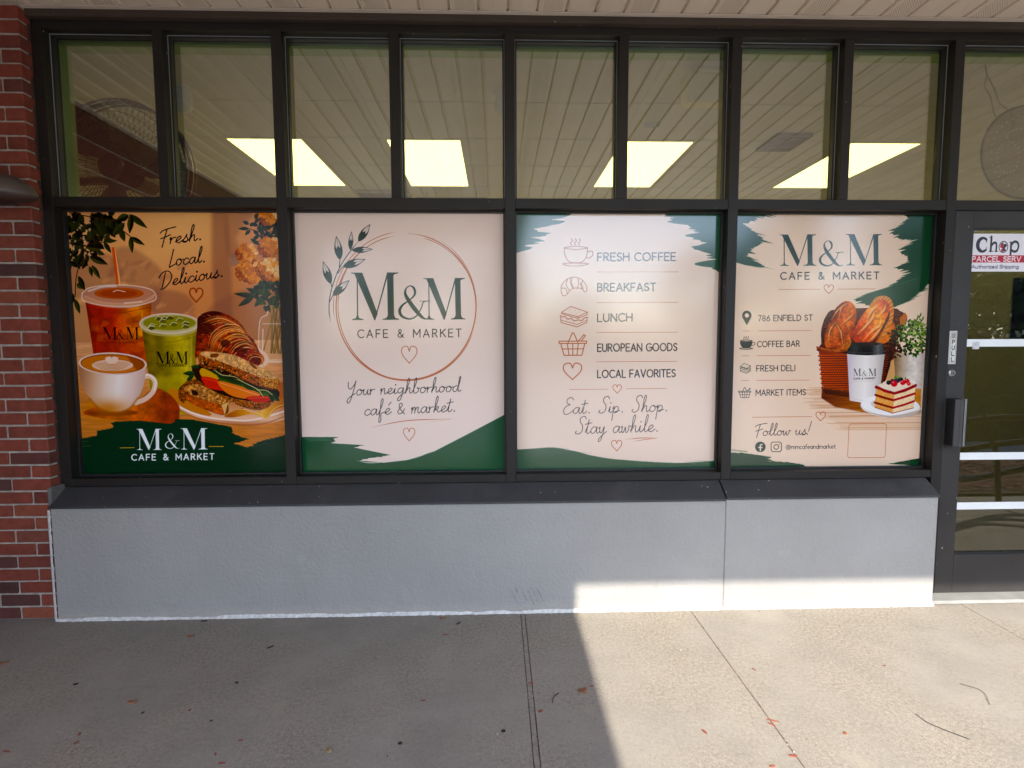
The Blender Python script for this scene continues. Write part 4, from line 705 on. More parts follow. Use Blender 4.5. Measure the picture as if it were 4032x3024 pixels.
def vinyl(name, perf):
    m = Mt(name); v = m.coord('Object'); n = m.noise(v, 2.5, 4); c = m.ramp(n, [(.3, (.80, .68, .55)), (.7, (.84, .72, .59))])
    if perf:
        sep = m.N('SeparateXYZ'); m.L(v, sep.inputs[0]); P = 2*math.pi/.0125
        a = m.math('SINE', m.math('MULTIPLY', sep.outputs[0], P)); b = m.math('SINE', m.math('MULTIPLY', sep.outputs[1], P)); h = m.math('GREATER_THAN', m.math('MULTIPLY', a, b), .45)
        inx = m.math('LESS_THAN', m.math('ABSOLUTE', m.math('SUBTRACT', sep.outputs[0], .062)), .048); c = m.mix(m.math('MULTIPLY', h, m.math('MULTIPLY', inx, .75)), c, (.16, .11, .075, 1))
    m.set(c, .45); return m.m
M_vin, M_vinp = vinyl('tan_soffit_vinyl', False), vinyl('tan_soffit_vinyl_perforated', True); M_tanch = plain('tan_channel', (.70, .60, .50), .4, .06)
# glass
def glass(name, refl_ior=2.7, tint=(.80, .81, .80)):
    m = Mt(name); tr = m.N('BsdfTransparent'); tr.inputs[0].default_value = tint+(1,); gl = m.N('BsdfGlossy'); gl.inputs['Roughness'].default_value = 0.0; gl.inputs[0].default_value = (.95, .97, .95, 1)
    ge = m.N('NewGeometry'); dp = m.N('VectorMath', operation='DOT_PRODUCT'); m.L(ge.outputs['Normal'], dp.inputs[0]); m.L(ge.outputs['Incoming'], dp.inputs[1])
    f0 = ((refl_ior-1)/(refl_ior+1))**2; pw = m.math('POWER', m.math('SUBTRACT', 1.0, m.math('ABSOLUTE', dp.outputs['Value'])), 5.0); fr = m.math('ADD', m.math('MULTIPLY', pw, 1-f0), f0); mx = m.N('MixShader'); m.L(fr, mx.inputs[0]); m.L(tr.outputs[0], mx.inputs[1]); m.L(gl.outputs[0], mx.inputs[2]); m.L(mx.outputs[0], m.out.inputs[0])
    return m.m
M_glass = glass('window_glass'); M_dglass = glass('door_glass', 1.95, (.36, .37, .37))
def emit(name, col, st): m = Mt(name); m.set((.9, .9, .85), .4); m.b.inputs['Emission Color'].default_value = col+(1,); m.b.inputs['Emission Strength'].default_value = st; return m.m

# ---------------------------------------------------------------- mesh helpers
class MB:
    def __init__(s): s.v = []; s.f = []
    def add(s, v, f): k = len(s.v); s.v += [tuple(p) for p in v]; s.f += [tuple(i+k for i in q) for q in f]; return s
    def box(s, x0, x1, y0, y1, z0, z1):
        return s.add([(x0, y0, z0), (x1, y0, z0), (x1, y1, z0), (x0, y1, z0), (x0, y0, z1), (x1, y0, z1), (x1, y1, z1), (x0, y1, z1)],
                     [(0, 3, 2, 1), (4, 5, 6, 7), (0, 1, 5, 4), (1, 2, 6, 5), (2, 3, 7, 6), (3, 0, 4, 7)])
    def prism(s, prof, a0, a1, axis='x', caps=True):
        n = len(prof); P = {'x': lambda a, p: (a, p[0], p[1]), 'y': lambda a, p: (p[0], a, p[1]), 'z': lambda a, p: (p[0], p[1], a)}[axis]
        v = [P(a0, p) for p in prof]+[P(a1, p) for p in prof]; f = [(i, (i+1) % n, n+(i+1) % n, n+i) for i in range(n)]
        if caps: f += [tuple(range(n))[::-1], tuple(range(n, 2*n))]
        return s.add(v, f)
    def tube(s, pts, r, k=6, close=False):
        pts = [Vector(p) for p in pts]; n = len(pts); v = []; rr = r if isinstance(r, (list, tuple)) else [r]*n
        for i, p in enumerate(pts):
            d = (pts[(i+1) % n]-pts[i-1]) if close else (pts[min(i+1, n-1)]-pts[max(i-1, 0)]); d.normalize()
            a = d.orthogonal() if abs(d.z) > .95 else d.cross(Vector((0, 0, 1))); a.normalize(); b = d.cross(a)
            v += [p+(a*math.cos(t)+b*math.sin(t))*rr[i] for t in [2*math.pi*j/k for j in range(k)]]
        f = [(i*k+j, i*k+(j+1) % k, ((i+1) % n)*k+(j+1) % k, ((i+1) % n)*k+j) for i in range(n if close else n-1) for j in range(k)]
        if not close: f += [tuple(range(k))[::-1], tuple(range((n-1)*k, n*k))]
        return s.add(v, f)
    def lathe(s, prof, c=(0, 0, 0), k=20, axis='z'):
        v = []
        for r, h in prof:
            for j in range(k):
                t = 2*math.pi*j/k; x, y = r*math.cos(t), r*math.sin(t)
                v.append((c[0]+x, c[1]+y, c[2]+h) if axis == 'z' else (c[0]+x, c[1]-h, c[2]+y))
        n = len(prof); f = [(i*k+j, i*k+(j+1) % k, (i+1)*k+(j+1) % k, (i+1)*k+j) for i in range(n-1) for j in range(k)]
        f += [tuple(range(k))[::-1], tuple(range((n-1)*k, n*k))]; return s.add(v, f)
    def mesh(s, name, mat, bevel=0, smooth=False, fix=True):
        me = bpy.data.meshes.new(name); me.from_pydata(s.v, [], s.f)
        if fix or bevel:
            b = bmesh.new(); b.from_mesh(me)
            if fix: bmesh.ops.recalc_face_normals(b, faces=b.faces)
            if bevel: bmesh.ops.bevel(b, geom=[e for e in b.edges if e.is_manifold and e.calc_face_angle(0) > .6], offset=bevel, segments=1, affect='EDGES', clamp_overlap=True)
            b.to_mesh(me); b.free()
        if mat: me.materials.append(mat)
        if smooth: me.polygons.foreach_set('use_smooth', [True]*len(me.polygons))
        me.update(); return me
    def obj(s, name, mat, parent=None, **k): return link(name, s.mesh(name, mat, **k), parent)
def link(name, me, parent=None, loc=None):
    o = bpy.data.objects.new(name, me); COL.objects.link(o)
    if parent is not None: o.parent = parent
    if loc: o.location = loc
    return o
def tag(o, label=None, cat=None, group=None, kind=None):
    for k, v in (('label', label), ('category', cat), ('group', group), ('kind', kind)):
        if v: o[k] = v
    return o
def thing(name, label, cat, loc=(0, 0, 0), group=None): o = link(name, None, None, loc); return tag(o, label, cat, group)
def struct(name): o = link(name, None); o['kind'] = 'structure'; return o

FX0, FX1 = -2.279, 2.400
MU = [-2.253, -1.090, .0728, 1.235, 2.400]          # centre lines of the main mullions
HW = .026; HEAD0, HEAD1 = 2.972, 3.016; TR0, TR1 = 2.115, 2.1655; BR0, BR1 = .6815, .7225; GY = .078; SOFZ = 3.056; CEIL = 2.968
# ---------------------------------------------------------------- sidewalk, kerb, parking lot
sw = struct('sidewalk')
JO = [-6.0, -3.4, .118, 1.023, 2.512, 4.0, 5.5, 8.0]
for i in range(len(JO)-1):
    a, b = JO[i]+.0018, JO[i+1]-.0018
    if i == 1: a, b = JO[1]+.003, .118-.002
    if i == 2: a = .141
    MB().box(a, b, -3.60, .25, -.12, 0).obj('paving_slab', M_conc, sw, bevel=.002)
MB().box(.1185, .1388, -3.6, .25, -.10, -.003).obj('expansion_strip', M_filler, sw, bevel=.002)
MB().box(-6, 8, -3.6, .25, -.2, -.121).obj('base_course', M_joint, sw)
for x in (1.023, 2.512, 4.0): MB().box(x-.0017, x+.0017, -3.6, .25, -.1, -.0016).obj('joint_filler', plain('joint_dirt', (.13, .09, .075), .95, .4, 20), sw)
kb = struct('kerb')
for i in range(7): MB().box(-6+i*2+.003, -4+i*2-.003, -3.76, -3.604, -.28, -.004).obj('kerb_stone', M_kerb, kb, bevel=.012)
def pale_lot():
    m = Mt('pale_lot'); v = m.coord('Object'); n = m.noise(v, .35, 5); f = m.noise(v, 60, 3); c = m.ramp(n, [(.3, (.34, .33, .31)), (.7, (.41, .40, .38))]); c = m.mix(.15, c, m.ramp(f, [(.4, (.02, .02, .02)), (.7, (.6, .59, .57))])); m.set(c, .85); m.bump(f, .004, .6); return m.m  # lot colour paled so the sunlit ground bounces more light under the roof
tag(MB().box(-150, 150, -300, -3.762, -.5, -.15).obj('parking_lot', pale_lot()), kind='structure')
M_line = plain('line_paint', (.7, .68, .6), .7, .15, 12)
pl = struct('parking_lines')
for i in range(-4, 6): MB().box(i*2.7+.6, i*2.7+.7, -9.4, -4.6, -.149, -.146).obj('parking_line', M_line, pl)

# ---------------------------------------------------------------- brick pilaster, each brick its own piece
random.seed(3)
pil = thing('brick_pilaster', 'red brick pilaster with pale mortar joints beside the dark window frame', 'pilaster', (-2.28, -.065, 0))
H, J, Lb, Wb, CH = .0575, .0102, .1935, .0920, .0677
def brick_mesh(sx, sy, k):
    rs = random.Random(k*7+1); b = MB().box(-sx/2, sx/2, -sy/2, sy/2, 0, H); b.v = [(x+rs.uniform(-.0015, .0015), y+rs.uniform(-.0015, .0015), z+rs.uniform(-.001, .001)) for x, y, z in b.v]
    return b.mesh('brick', M_brick, bevel=.0035)
BS = [brick_mesh(Lb, Wb, k) for k in range(4)]; BR_ = [brick_mesh(Wb, Lb, k) for k in range(4)]; BH = [brick_mesh(Wb, Wb, k) for k in range(3)]
MB().box(-.83, -.007, .007, .30, 0, 3.05).obj('mortar', M_mortar, pil)
for c in range(45):
    z = c*CH+.004; x = 0
    if z+H > 3.06: continue
    if c % 2 == 0: link('brick', random.choice(BS), pil, (-Lb/2, Wb/2, z)); link('brick', random.choice(BH), pil, (-Wb/2, Wb+J+Wb/2, z)); x = -Lb-J
    else: link('brick', random.choice(BR_), pil, (-Wb/2, Lb/2, z)); x = -Wb-J
    while x > -.62: link('brick', random.choice(BS), pil, (x-Lb/2+random.uniform(-.001, .001), Wb/2+random.uniform(-.001, .001), z)); x -= Lb+J
# side brick wall running out under the porch (seen mirrored in the glass)
def brickwall(rot=(90, 0, 90)):
    m = Mt('brick_wall_far'); v = m.coord('Object'); mp = m.N('Mapping'); mp.inputs['Rotation'].default_value = tuple(R(q) for q in rot); m.L(v, mp.inputs[0]); b = m.N('TexBrick'); b.inputs['Scale'].default_value = 1; b.inputs['Brick Width'].default_value = .2037; b.inputs['Row Height'].default_value = .0677; b.inputs['Mortar Size'].default_value = .006
    b.inputs['Color1'].default_value = (.25, .06, .04, 1); b.inputs['Color2'].default_value = (.14, .045, .035, 1); b.inputs['Mortar'].default_value = (.42, .38, .32, 1); m.L(mp.outputs[0], b.inputs[0]); m.set(b.outputs[0], .85); return m.m
M_bw = brickwall()
sb = MB().box(-3.05, -2.86, -3.28, -.08, .0, 3.05).obj('side_wall', M_bw); tag(sb, 'brick wall running out from the shop front under the porch roof', 'wall')
# wall light on the pilaster
wl = thing('wall_light', 'dark metal dome shade of a wall light on the brick pilaster', 'wall light', (-2.325, -.20, 2.12))
dome = MB(); prof = [(.17*math.cos(t), .105*math.sin(t)) for t in [R(a) for a in range(0, 91, 10)]]; dome.lathe([(.168, -.012)]+prof, k=28); dome.v = [(x*1.3-.0, y*.72, z) for x, y, z in dome.v]
d_ = dome.obj('shade', plain('lamp_metal', (.075, .055, .05), .4, .2), wl, smooth=True); d_.location = (-.05, 0, 0)
MB().box(-.09, -.01, .10, .133, -.02, .09).obj('back_plate', M_trim, wl, bevel=.004)

# ---------------------------------------------------------------- knee wall with sloping sill
kw = thing('knee_wall', 'low painted stucco wall under the shop windows, sunlit along its foot', 'wall', (0, -.09, 0))
MB().box(-2.270, 1.1998, 0, .26, 0, .600).obj('stucco_panel', M_stucco, kw, bevel=.003); MB().box(1.2022, 2.346, 0, .26, 0, .606).obj('stucco_panel', M_stucco, kw, bevel=.003)
MB().box(1.1999, 1.2021, .0012, .25, .01, .585).obj('seam', plain('seam_grey', (.24, .235, .225), .8, .2), kw)
def ragged_bead(x0, x1, h, d, seed, vert=False):
    rs = random.Random(seed); b = MB(); n = int((x1-x0)/.012); v = []; hh = h
    for i in range(n+1):
        x = x0+(x1-x0)*i/n; hh += rs.uniform(-.003, .003); hh = min(max(hh, h*.55), h*1.35); dd = d*rs.uniform(.7, 1.2)
        v += [(x, 0, hh), (x, -dd*.5, hh*.8), (x, -dd, hh*.3), (x, -dd*1.2, 0)] if not vert else [(hh, 0, x), (hh*.8, -dd*.5, x), (hh*.2, -dd*.6, x), (-.006, 0, x)]
    f = [(i*4+j, i*4+j+1, (i+1)*4+j+1, (i+1)*4+j) for i in range(n) for j in range(3)]
    return b.add(v, f)
ragged_bead(-2.275, 2.350, .013, .008, 4).obj('caulk_bead', M_caulk, kw, smooth=True).location = (0, -.0005, .001)
rb = ragged_bead(.0, .585, .010, .008, 9, True).obj('caulk_bead', plain('old_caulk', (.52, .52, .50), .6, .2, 50), kw, smooth=True); rb.location = (-2.281, .0, 0)
sill = thing('window_sill', 'dark grey sloping metal sill on top of the stucco wall', 'sill', (0, 0, 0))
for (a, b, dz) in ((-2.272, 1.1955, 0), (1.2025, 2.343, .006)):
    MB().prism([(.03, .679), (-.002, .679), (-.100, .607+dz), (-.104, .603+dz), (-.104, .594+dz), (-.097, .594+dz), (-.090, .601+dz), (.03, .601+dz)], a, b).obj('sill_cap', M_sill, sill, bevel=.0012)
MB().box(1.190, 1.2065, -.094, .02, .600, .6035).obj('sealant', M_joint, sill)
# mortar smear where sill meets pilaster
MB().prism([(-2.284, -.066), (-2.272, -.100), (-2.262, -.085), (-2.258, -.002), (-2.284, -.002)], .606, .70, 'z').obj('sealant', plain('grey_sealant', (.12, .11, .10), .7, .25, 30, .003, 60), sill, bevel=.004)

# ---------------------------------------------------------------- storefront frame
sf = thing('storefront_window', 'dark bronze storefront frame with eight clear panes over four postered ones', 'window', (0, 0, 0))
MB().box(FX0, MU[0]+HW, 0, .105, BR0, HEAD1).obj('jamb', M_bronze, sf, bevel=.0012)
for x in MU[1:4]: MB().box(x-HW+.0002, x+HW-.0002, -.0015, .105, BR0, HEAD0-.0004).obj('mullion', M_bronze, sf, bevel=.0012)
MB().box(MU[4]-HW, MU[4]+HW, -.002, .105, .0, HEAD0-.0004).obj('mullion', M_bronze, sf, bevel=.0012)
MB().box(MU[0]+HW+.0005, 3.6, 0, .105, HEAD0, HEAD1).obj('head_rail', M_bronze, sf, bevel=.0012)
for i in range(4):
    a, b = MU[i]+HW+.0006, MU[i+1]-HW-.0006; mid = (MU[i]+MU[i+1])/2
    MB().box(a, b, 0, .105, TR0, TR1).obj('transom', M_bronze, sf, bevel=.0012); MB().box(a, b, 0, .105, BR0, BR1).obj('bottom_rail', M_bronze, sf, bevel=.0012)
    MB().box(mid-.024, mid+.024, -.001, .105, TR1+.0005, HEAD0-.0005).obj('mullion', M_bronze, sf, bevel=.0012)
MB().box(MU[4]+HW+.0006, 3.384, 0, .105, TR0, TR1).obj('transom', M_bronze, sf, bevel=.0012)
# brown head flashing with its slightly uneven lower lip, and corner trim
hf = MB(); n = 90; rs = random.Random(6); v = []
for i in range(n+1):
    x = -2.284+(3.62+2.284)*i/n; d = .0015*math.sin(x*5)+rs.uniform(-.0006, .0006)
    v += [(x, -.022, 3.050), (x, -.024, 3.024), (x, -.030+d, 3.020), (x, -.030+d, 3.0125), (x, -.004, 3.0105+d), (x, .02, 3.0165), (x, .02, 3.050)]
hf.add(v, [(i*7+j, i*7+(j+1) % 7, (i+1)*7+(j+1) % 7, (i+1)*7+j) for i in range(n) for j in range(7)]); hf.obj('head_flashing', M_trim, sf)
MB().box(-2.2855, -2.2795, -.012, .03, .70, 3.01).obj('corner_trim', M_trim, sf)
def bead(x0, x1, z0, z1, w=.010, y0=.050, y1=.077, mat=M_black, nm='glazing_bead', par=None, edge=True):
    b = MB(); b.box(x0, x0+w, y0, y1, z0, z1); b.box(x1-w, x1, y0, y1, z0, z1); b.box(x0+w, x1-w, y0, y1, z0, z0+w); b.box(x0+w, x1-w, y0, y1, z1-w, z1); o = b.obj(nm, mat, par, fix=False)
    if edge:
        g = MB(); e = .0025; a0, a1, c0, c1 = x0-.0002, x1+.0002, z0-.0002, z1+.0002; yy0, yy1 = y0-.0035, y0-.0004
        g.box(a0, a0+e, yy0, yy1, c0, c1); g.box(a1-e, a1, yy0, yy1, c0, c1); g.box(a0+e, a1-e, yy0, yy1, c0, c0+e); g.box(a0+e, a1-e, yy0, yy1, c1-e, c1); g.obj('gasket', M_gasket, o, fix=False)
    return o
cells = []
for i in range(4):
    mid = (MU[i]+MU[i+1])/2; cells += [(MU[i]+HW, mid-.024), (mid+.024, MU[i+1]-HW)]
cells.append((MU[4]+HW, 3.384))
for a, b in cells:
    bead(a+.0005, b-.0005, TR1+.0005, HEAD0-.0005, par=sf); MB().box(a+.004, b-.004, GY, GY+.006, TR1+.004, HEAD0-.004).obj('window_pane', M_glass, sf)
for i in range(4):
    a, b = MU[i]+HW+.0005, MU[i+1]-HW-.0005; bead(a, b, BR1+.0005, TR0-.0005, w=.0085, y0=.056, par=sf, edge=False); MB().box(a+.003, b-.003, GY, GY+.006, BR1+.004, TR0-.004).obj('window_pane', M_glass, sf)
MB().box(3.56, 3.62, 0, .105, 0, HEAD0).obj('mullion', M_bronze, sf)

# ---------------------------------------------------------------- the four printed window posters
def image(name, arr):
    h, w_, _ = arr.shape; im = bpy.data.images.new(name, w_, h); px = np.ones((h, w_, 4), np.float32); px[..., :3] = np.clip(arr[::-1], 0, 1); im.pixels.foreach_set(px.ravel()); im.update(); im.pack(); return im
def printmat(name, arr, gain=1., rough=.13, spec=.9, gamma=1., sat=1.):
    m = Mt(name); t = m.N('TexImage'); t.image = image(name, arr); t.extension = 'EXTEND'; c = t.outputs[0]
    g = m.N('Gamma'); g.inputs[1].default_value = gamma; m.L(c, g.inputs[0]); hs = m.N('HueSaturation'); hs.inputs['Saturation'].default_value = sat; hs.inputs['Value'].default_value = gain; m.L(g.outputs[0], hs.inputs['Color'])
    v = m.coord('Object'); m.set(hs.outputs[0], rough, Specular_IOR_Level=spec); m.bump(m.noise(v, 2.2, 2), .0035, .25); return m.m
def sheet(name, x0, x1, z0, z1, y, mat, parent=None, th=.0006):
    b = MB().box(x0, x1, y, y+th, z0, z1); me = b.mesh(name, mat, fix=False); uv = me.uv_layers.new()
    for p in me.polygons:
        for li in p.loop_indices: q = me.vertices[me.loops[li].vertex_index].co; uv.data[li].uv = ((q.x-x0)/(x1-x0), (q.z-z0)/(z1-z0))
    return link(name, me, parent)
PX = [(-2.220, -1.126), (-1.063, .044), (.1015, 1.2), (1.2625, 2.3735)]
PX = [(MU[i]+HW+.0065, MU[i+1]-HW-.0065) for i in range(4)]
for (a, b), f, nm, lab, g, ga, sa, sp in zip(PX, (poster_food, poster_logo, poster_menu, poster_market), ('food', 'logo', 'menu', 'market'),
        ('poster with iced drinks, coffee cup, croissant and sandwich over a green band', 'poster with the cafe name inside a thin copper ring and leaf sprig', 'poster listing fresh coffee, breakfast, lunch, european goods and local favorites', 'poster with bread basket, paper cup, cake slice and the street address'), (1.08, .95, .86, .84), (1.22, 1.02, 1.04, 1.1), (1.12, 1.05, 1.1, 1.1), (.16, .42, .85, .85)):
    o = sheet('window_poster', a, b, .7290, 2.1085, .0775-.0012, printmat('print_'+nm, f(), g, gamma=ga, sat=sa, spec=sp)); tag(o, lab, 'poster', 'printed posters on the lower panes')

# ---------------------------------------------------------------- entrance door
dr = thing('entrance_door', 'dark metal framed glass shop door with a PULL plate and white stripes', 'door', (2.43, 0, 0))
DX0, DX1 = 2.430, 3.350; gx0, gx1, gz0, gz1 = 2.531, 3.25, .243, 2.022
def dpart(nm, x0, x1, y0, y1, z0, z1, mat, bev=.0015, par=None): o = MB().box(x0, x1, y0, y1, z0, z1).mesh(nm, mat, bevel=bev); o.transform(Matrix.Translation((-2.43, 0, 0))); return link(nm, o, par or dr)
dpart('stile', DX0, gx0, .002, .047, .014, 2.108, M_door); dpart('stile', gx1, DX1, .002, .047, .014, 2.108, M_door)
dpart('top_rail', gx0+.0005, gx1-.0005, .0025, .047, gz1, 2.108, M_door); dpart('bottom_rail', gx0+.0005, gx1-.0005, .0025, .047, .014, gz0, M_door)
dpart('glass_pane', gx0-.004, gx1+.004, .022, .028, gz0-.004, gz1+.004, M_dglass, 0)
db = MB(); 
for q in ((gx0+.0005, gx0+.008, gz0, gz1), (gx1-.008, gx1-.0005, gz0, gz1), (gx0+.008, gx1-.008, gz0, gz0+.008), (gx0+.008, gx1-.008, gz1-.008, gz1)): db.box(q[0]-2.43, q[1]-2.43, .010, .0215, q[2], q[3])
db.obj('glazing_bead', M_black, dr, fix=False)
M_wstripe = plain('white_vinyl', (.74, .76, .76), .5, .05)
for z0, z1 in ((1.395, 1.435), (.772, .812), (.492, .532)): dpart('stripe', gx0+.009, gx1-.009, .0205, .0218, z0, z1, M_wstripe, 0)
dpart('sticker', 2.580, 2.617, .0190, .0203, 1.381, 1.421, plain('sticker_grey', (.5, .5, .52), .5, .5, 60), 0)
dpart('gap_seal', MU[4]+HW, 2.4298, .01, .04, .014, 2.112, M_black, 0); dpart('gap_seal', 2.4305, DX1, .01, .04, 2.1083, 2.1148, M_black, 0)
pp = dpart('pull_plate', 2.431, 2.473, -.002, .0018, 1.302, 1.480, plain('plate_white', (.62, .62, .58), .35, .05), .0015)
def plate():
    c = Art(140, 600, [(0, 0), (140, 0), (140, 600), (0, 600)], 'd9d8cf'); c.poly([(12, 12), (128, 12), (128, 588), (12, 588)], '8a8a80'); c.poly([(20, 20), (120, 20), (120, 580), (20, 580)], 'e4e4dc'); c.poly([(28, 30), (112, 30), (112, 130), (28, 130)], '9a9a92')
    for i, ch in enumerate('PULL'): c.at(0, 0, 1).sans(ch, 48, 98, 235+i*108, 235+i*108, 76, 17, '18181a')
    return c.im
sheet('lettering', 2.4335-2.43, 2.4705-2.43, 1.305, 1.477, -.0032, printmat('print_pull', plate(), .8, .4, .4), pp, .0006)
lk = MB().lathe([(.0, .012), (.011, .012), (.013, .006), (.0175, .003), (.0185, -.002)], (2.456-2.43, .0, 1.254), 18, 'y').obj('lock_cylinder', M_steel, dr, smooth=False)
MB().box(2.454-2.43, 2.458-2.43, -.0136, -.0120, 1.247, 1.259).obj('keyhole', M_black, lk)
hd = MB().prism([(2.436, .0015), (2.436, -.055), (2.462, -.062), (2.490, -.048), (2.497, -.048), (2.497, .0015), (2.487, .0015), (2.487, -.034), (2.462, -.047), (2.448, -.042), (2.448, .0015)], .862, 1.117, 'z').mesh('pull_handle', plain('handle_metal', (.022, .022, .024), .3, .1), bevel=.0012); hd.transform(Matrix.Translation((-2.43, 0, 0))); ho = link('pull_handle', hd, dr)
he = MB().box(2.4975, 2.5085, -.049, .0015, .862, 1.117).mesh('edge_strip', M_steel, bevel=.001); he.transform(Matrix.Translation((-2.43, 0, 0))); link('edge_strip', he, ho)
th = tag(MB().prism([(-.085, .004), (-.070, .016), (.0, .024), (.06, .024), (.06, .004)], 2.350, 3.384).obj('threshold', plain('aluminium', (.45, .45, .42), .4, .15, metal=.6), bevel=.001), 'pale metal threshold strip under the glass door', 'threshold')
fr = MB().box(3.358, 3.410, 0, .105, 0, TR0).obj('mullion', M_bronze, sf)
MB().box(3.415, 3.556, GY, GY+.006, .1, HEAD0).obj('window_pane', M_glass, sf)
dc = sheet('door_decal', 2.541, 2.541+.312, 1.797, 1.997, .0196, printmat('print_decal', door_decal(), .85, .3, .5)); tag(dc, 'white parcel service sign with a red band behind the upper door glass', 'sign')
dc2 = sheet('notice_sheet', 2.80, 3.06, 1.44, 1.76, .034, plain('dark_notice', (.05, .05, .06), .5, .3)); tag(dc2, 'dark framed notice behind the door glass at its far side', 'notice')
ns = MB(); 
for q in ((2.794, 2.800, 1.434, 1.766), (3.060, 3.066, 1.434, 1.766), (2.800, 3.060, 1.434, 1.440), (2.800, 3.060, 1.760, 1.766)): ns.box(q[0], q[1], .032, .036, q[2], q[3])
ns.obj('frame', plain('notice_frame', (.7, .7, .66), .5), dc2, fix=False)

# wall right of the shop (outside the picture) so the room is closed
tag(MB().box(3.62, 8, -.02, .15, 0, 3.05).obj('shop_wall', brickwall((90, 0, 0))), 'brick wall beyond the entrance door', 'wall')

# ---------------------------------------------------------------- porch roof with vented soffit
pr = thing('porch_roof', 'flat porch roof with tan ribbed soffit panels above the shop front', 'porch roof', (0, 0, 0))
PIT = .1445; PE = -3.30
def panel(y0, y1, mat):
    prof = [(.0, 0), (.0, -.002), (.006, -.003), (.060, -.006), (.118, -.003), (.1225, 0), (.1235, .010), (.1315, .010), (.1325, -.003), (.1365, -.0075), (.1405, -.0075), (.1435, -.003), (.1435, .012), (.0, .012)]
    return MB().prism(prof, y0, y1, 'y').mesh('soffit_panel', mat)
PA = panel(PE+.03, -.030, M_vin); PB = panel(PE+.03, -.030, M_vinp)
for k in range(-15, 47):
    link('soffit_panel', PB if k % 3 == 0 else PA, pr, (-1.079+PIT*k+.003, 0, SOFZ+.008))
jc = MB().prism([(-.046, SOFZ-.001), (-.046, SOFZ-.004), (-.022, SOFZ-.005), (-.0225, SOFZ+.03), (-.025, SOFZ+.03), (-.025, SOFZ-.0015)], -3.3, 5.7).obj('edge_channel', M_tanch, pr)
MB().box(-3.3, 8, PE-.02, PE+.03, SOFZ-.055, SOFZ+.42).obj('fascia', M_soffdk, pr, bevel=.004); MB().box(5.7, 8, PE+.03, -.0, SOFZ, SOFZ+.02).obj('soffit_end', M_vin, pr)
MB().box(-3.3, 8, PE-.02, .4, SOFZ+.03, SOFZ+.40).obj('roof_deck', plain('roof_dark', (.08, .08, .08), .9), pr)
# unseen roof on piers, added to shade the left; its edge bounds the sunlit patch
gp = thing('shading_porch', 'unseen tan roof on brick piers, added to shade the sidewalk left of the sunlit patch', 'porch', (0, 0, 0))
MB().box(-2.95, .412, -4.75, PE-.022, 2.95, 3.5).obj('roof_slab', M_vin, gp); MB().box(-2.95, .412, -4.80, -4.751, 2.85, 3.9).obj('fascia', M_soffdk, gp)
for x in (-.1, -2.9): MB().box(x, x+.45, -4.74, -4.30, -.15, 2.949).obj('pier', M_bw, gp)

# ---------------------------------------------------------------- inside the shop
ro = struct('interior_room')
M_in = plain('interior_paint', (.50, .48, .43), .8, .06); M_green = plain('green_paint', (.34, .52, .19), .65, .05); M_floor = plain('interior_floor', (.30, .28, .26), .5, .2)
MB().box(-3.3, 6.4, 6.6, 6.7, -.0, 3.2).obj('wall', M_in, ro); MB().box(-3.4, -3.3, .2, 6.7, 0, 3.2).obj('wall', M_in, ro); MB().box(6.4, 6.5, .16, 6.7, 0, 3.2).obj('wall', M_in, ro); MB().box(-3.3, 6.4, .16, 6.7, -.02, .004).obj('floor', M_floor, ro)
MB().box(-3.3, -2.238, .11, .2, 0, 3.2).obj('window_reveal', M_green, ro); MB().box(-2.236, 6.4, .108, .205, 2.960, 3.2).obj('window_reveal', M_green, ro); MB().box(-2.236, 2.35, .171, .2, 0, .70).obj('lower_wall', M_in, ro); MB().box(3.45, 6.4, .12, .2, 0, 2.955).obj('wall', M_in, ro)
cl = struct('drop_ceiling')
def tilemat():
    m = Mt('ceiling_tile'); v = m.coord('Object'); n = m.noise(v, 90, 3, .7); m.set(m.ramp(n, [(.35, (.66, .64, .60)), (.6, (.78, .76, .72))]), .9); return m.m
CX = [-2.65+.6*i for i in range(16)]; CY = [.148+.612*i for i in range(11)]; tile = MB().box(.008, .592, .008, .604, 0, .012).mesh('ceiling_tile', tilemat()); M_tbar = plain('grid_metal', (.66, .64, .58), .5)
LT = [(1, 2), (3, 2), (6, 2), (9, 2)]+[(i, j) for j in (5, 8) for i in (0, 2, 4, 6, 8, 10, 12, 14)]; lit = {(i, j+d) for i, j in LT for d in (0, 1)}; vent = {(8, 1+1)}  # back rows are unseen panels, added to brighten the room
for i in range(15):
    for j in range(10):
        if (i, j) in lit or CY[j] > 6.4: continue
        link('ceiling_tile', tile, cl, (CX[i], CY[j], CEIL+.004))
g = MB()
for j, y in enumerate(CY):
    for i in range(15):
        if (i, j) in lit and (i, j-1) in lit: continue
        g.box(CX[i]+.0095, CX[i+1]-.0095, y-.009, y+.009, CEIL+.0005, CEIL+.012)
for x in CX: g.box(x-.009, x+.009, .2, 6.3, CEIL, CEIL+.010)
g.obj('ceiling_grid', M_tbar, cl, fix=False)
MB().box(-3.3, 6.4, .21, 6.6, CEIL+.03, CEIL+.1).obj('ceiling_void', M_black, cl)
M_lamp = emit('lamp_diffuser', (1.3, 1.14, .37), 1.0); M_lf = plain('lamp_frame', (.75, .73, .66), .4, .05)
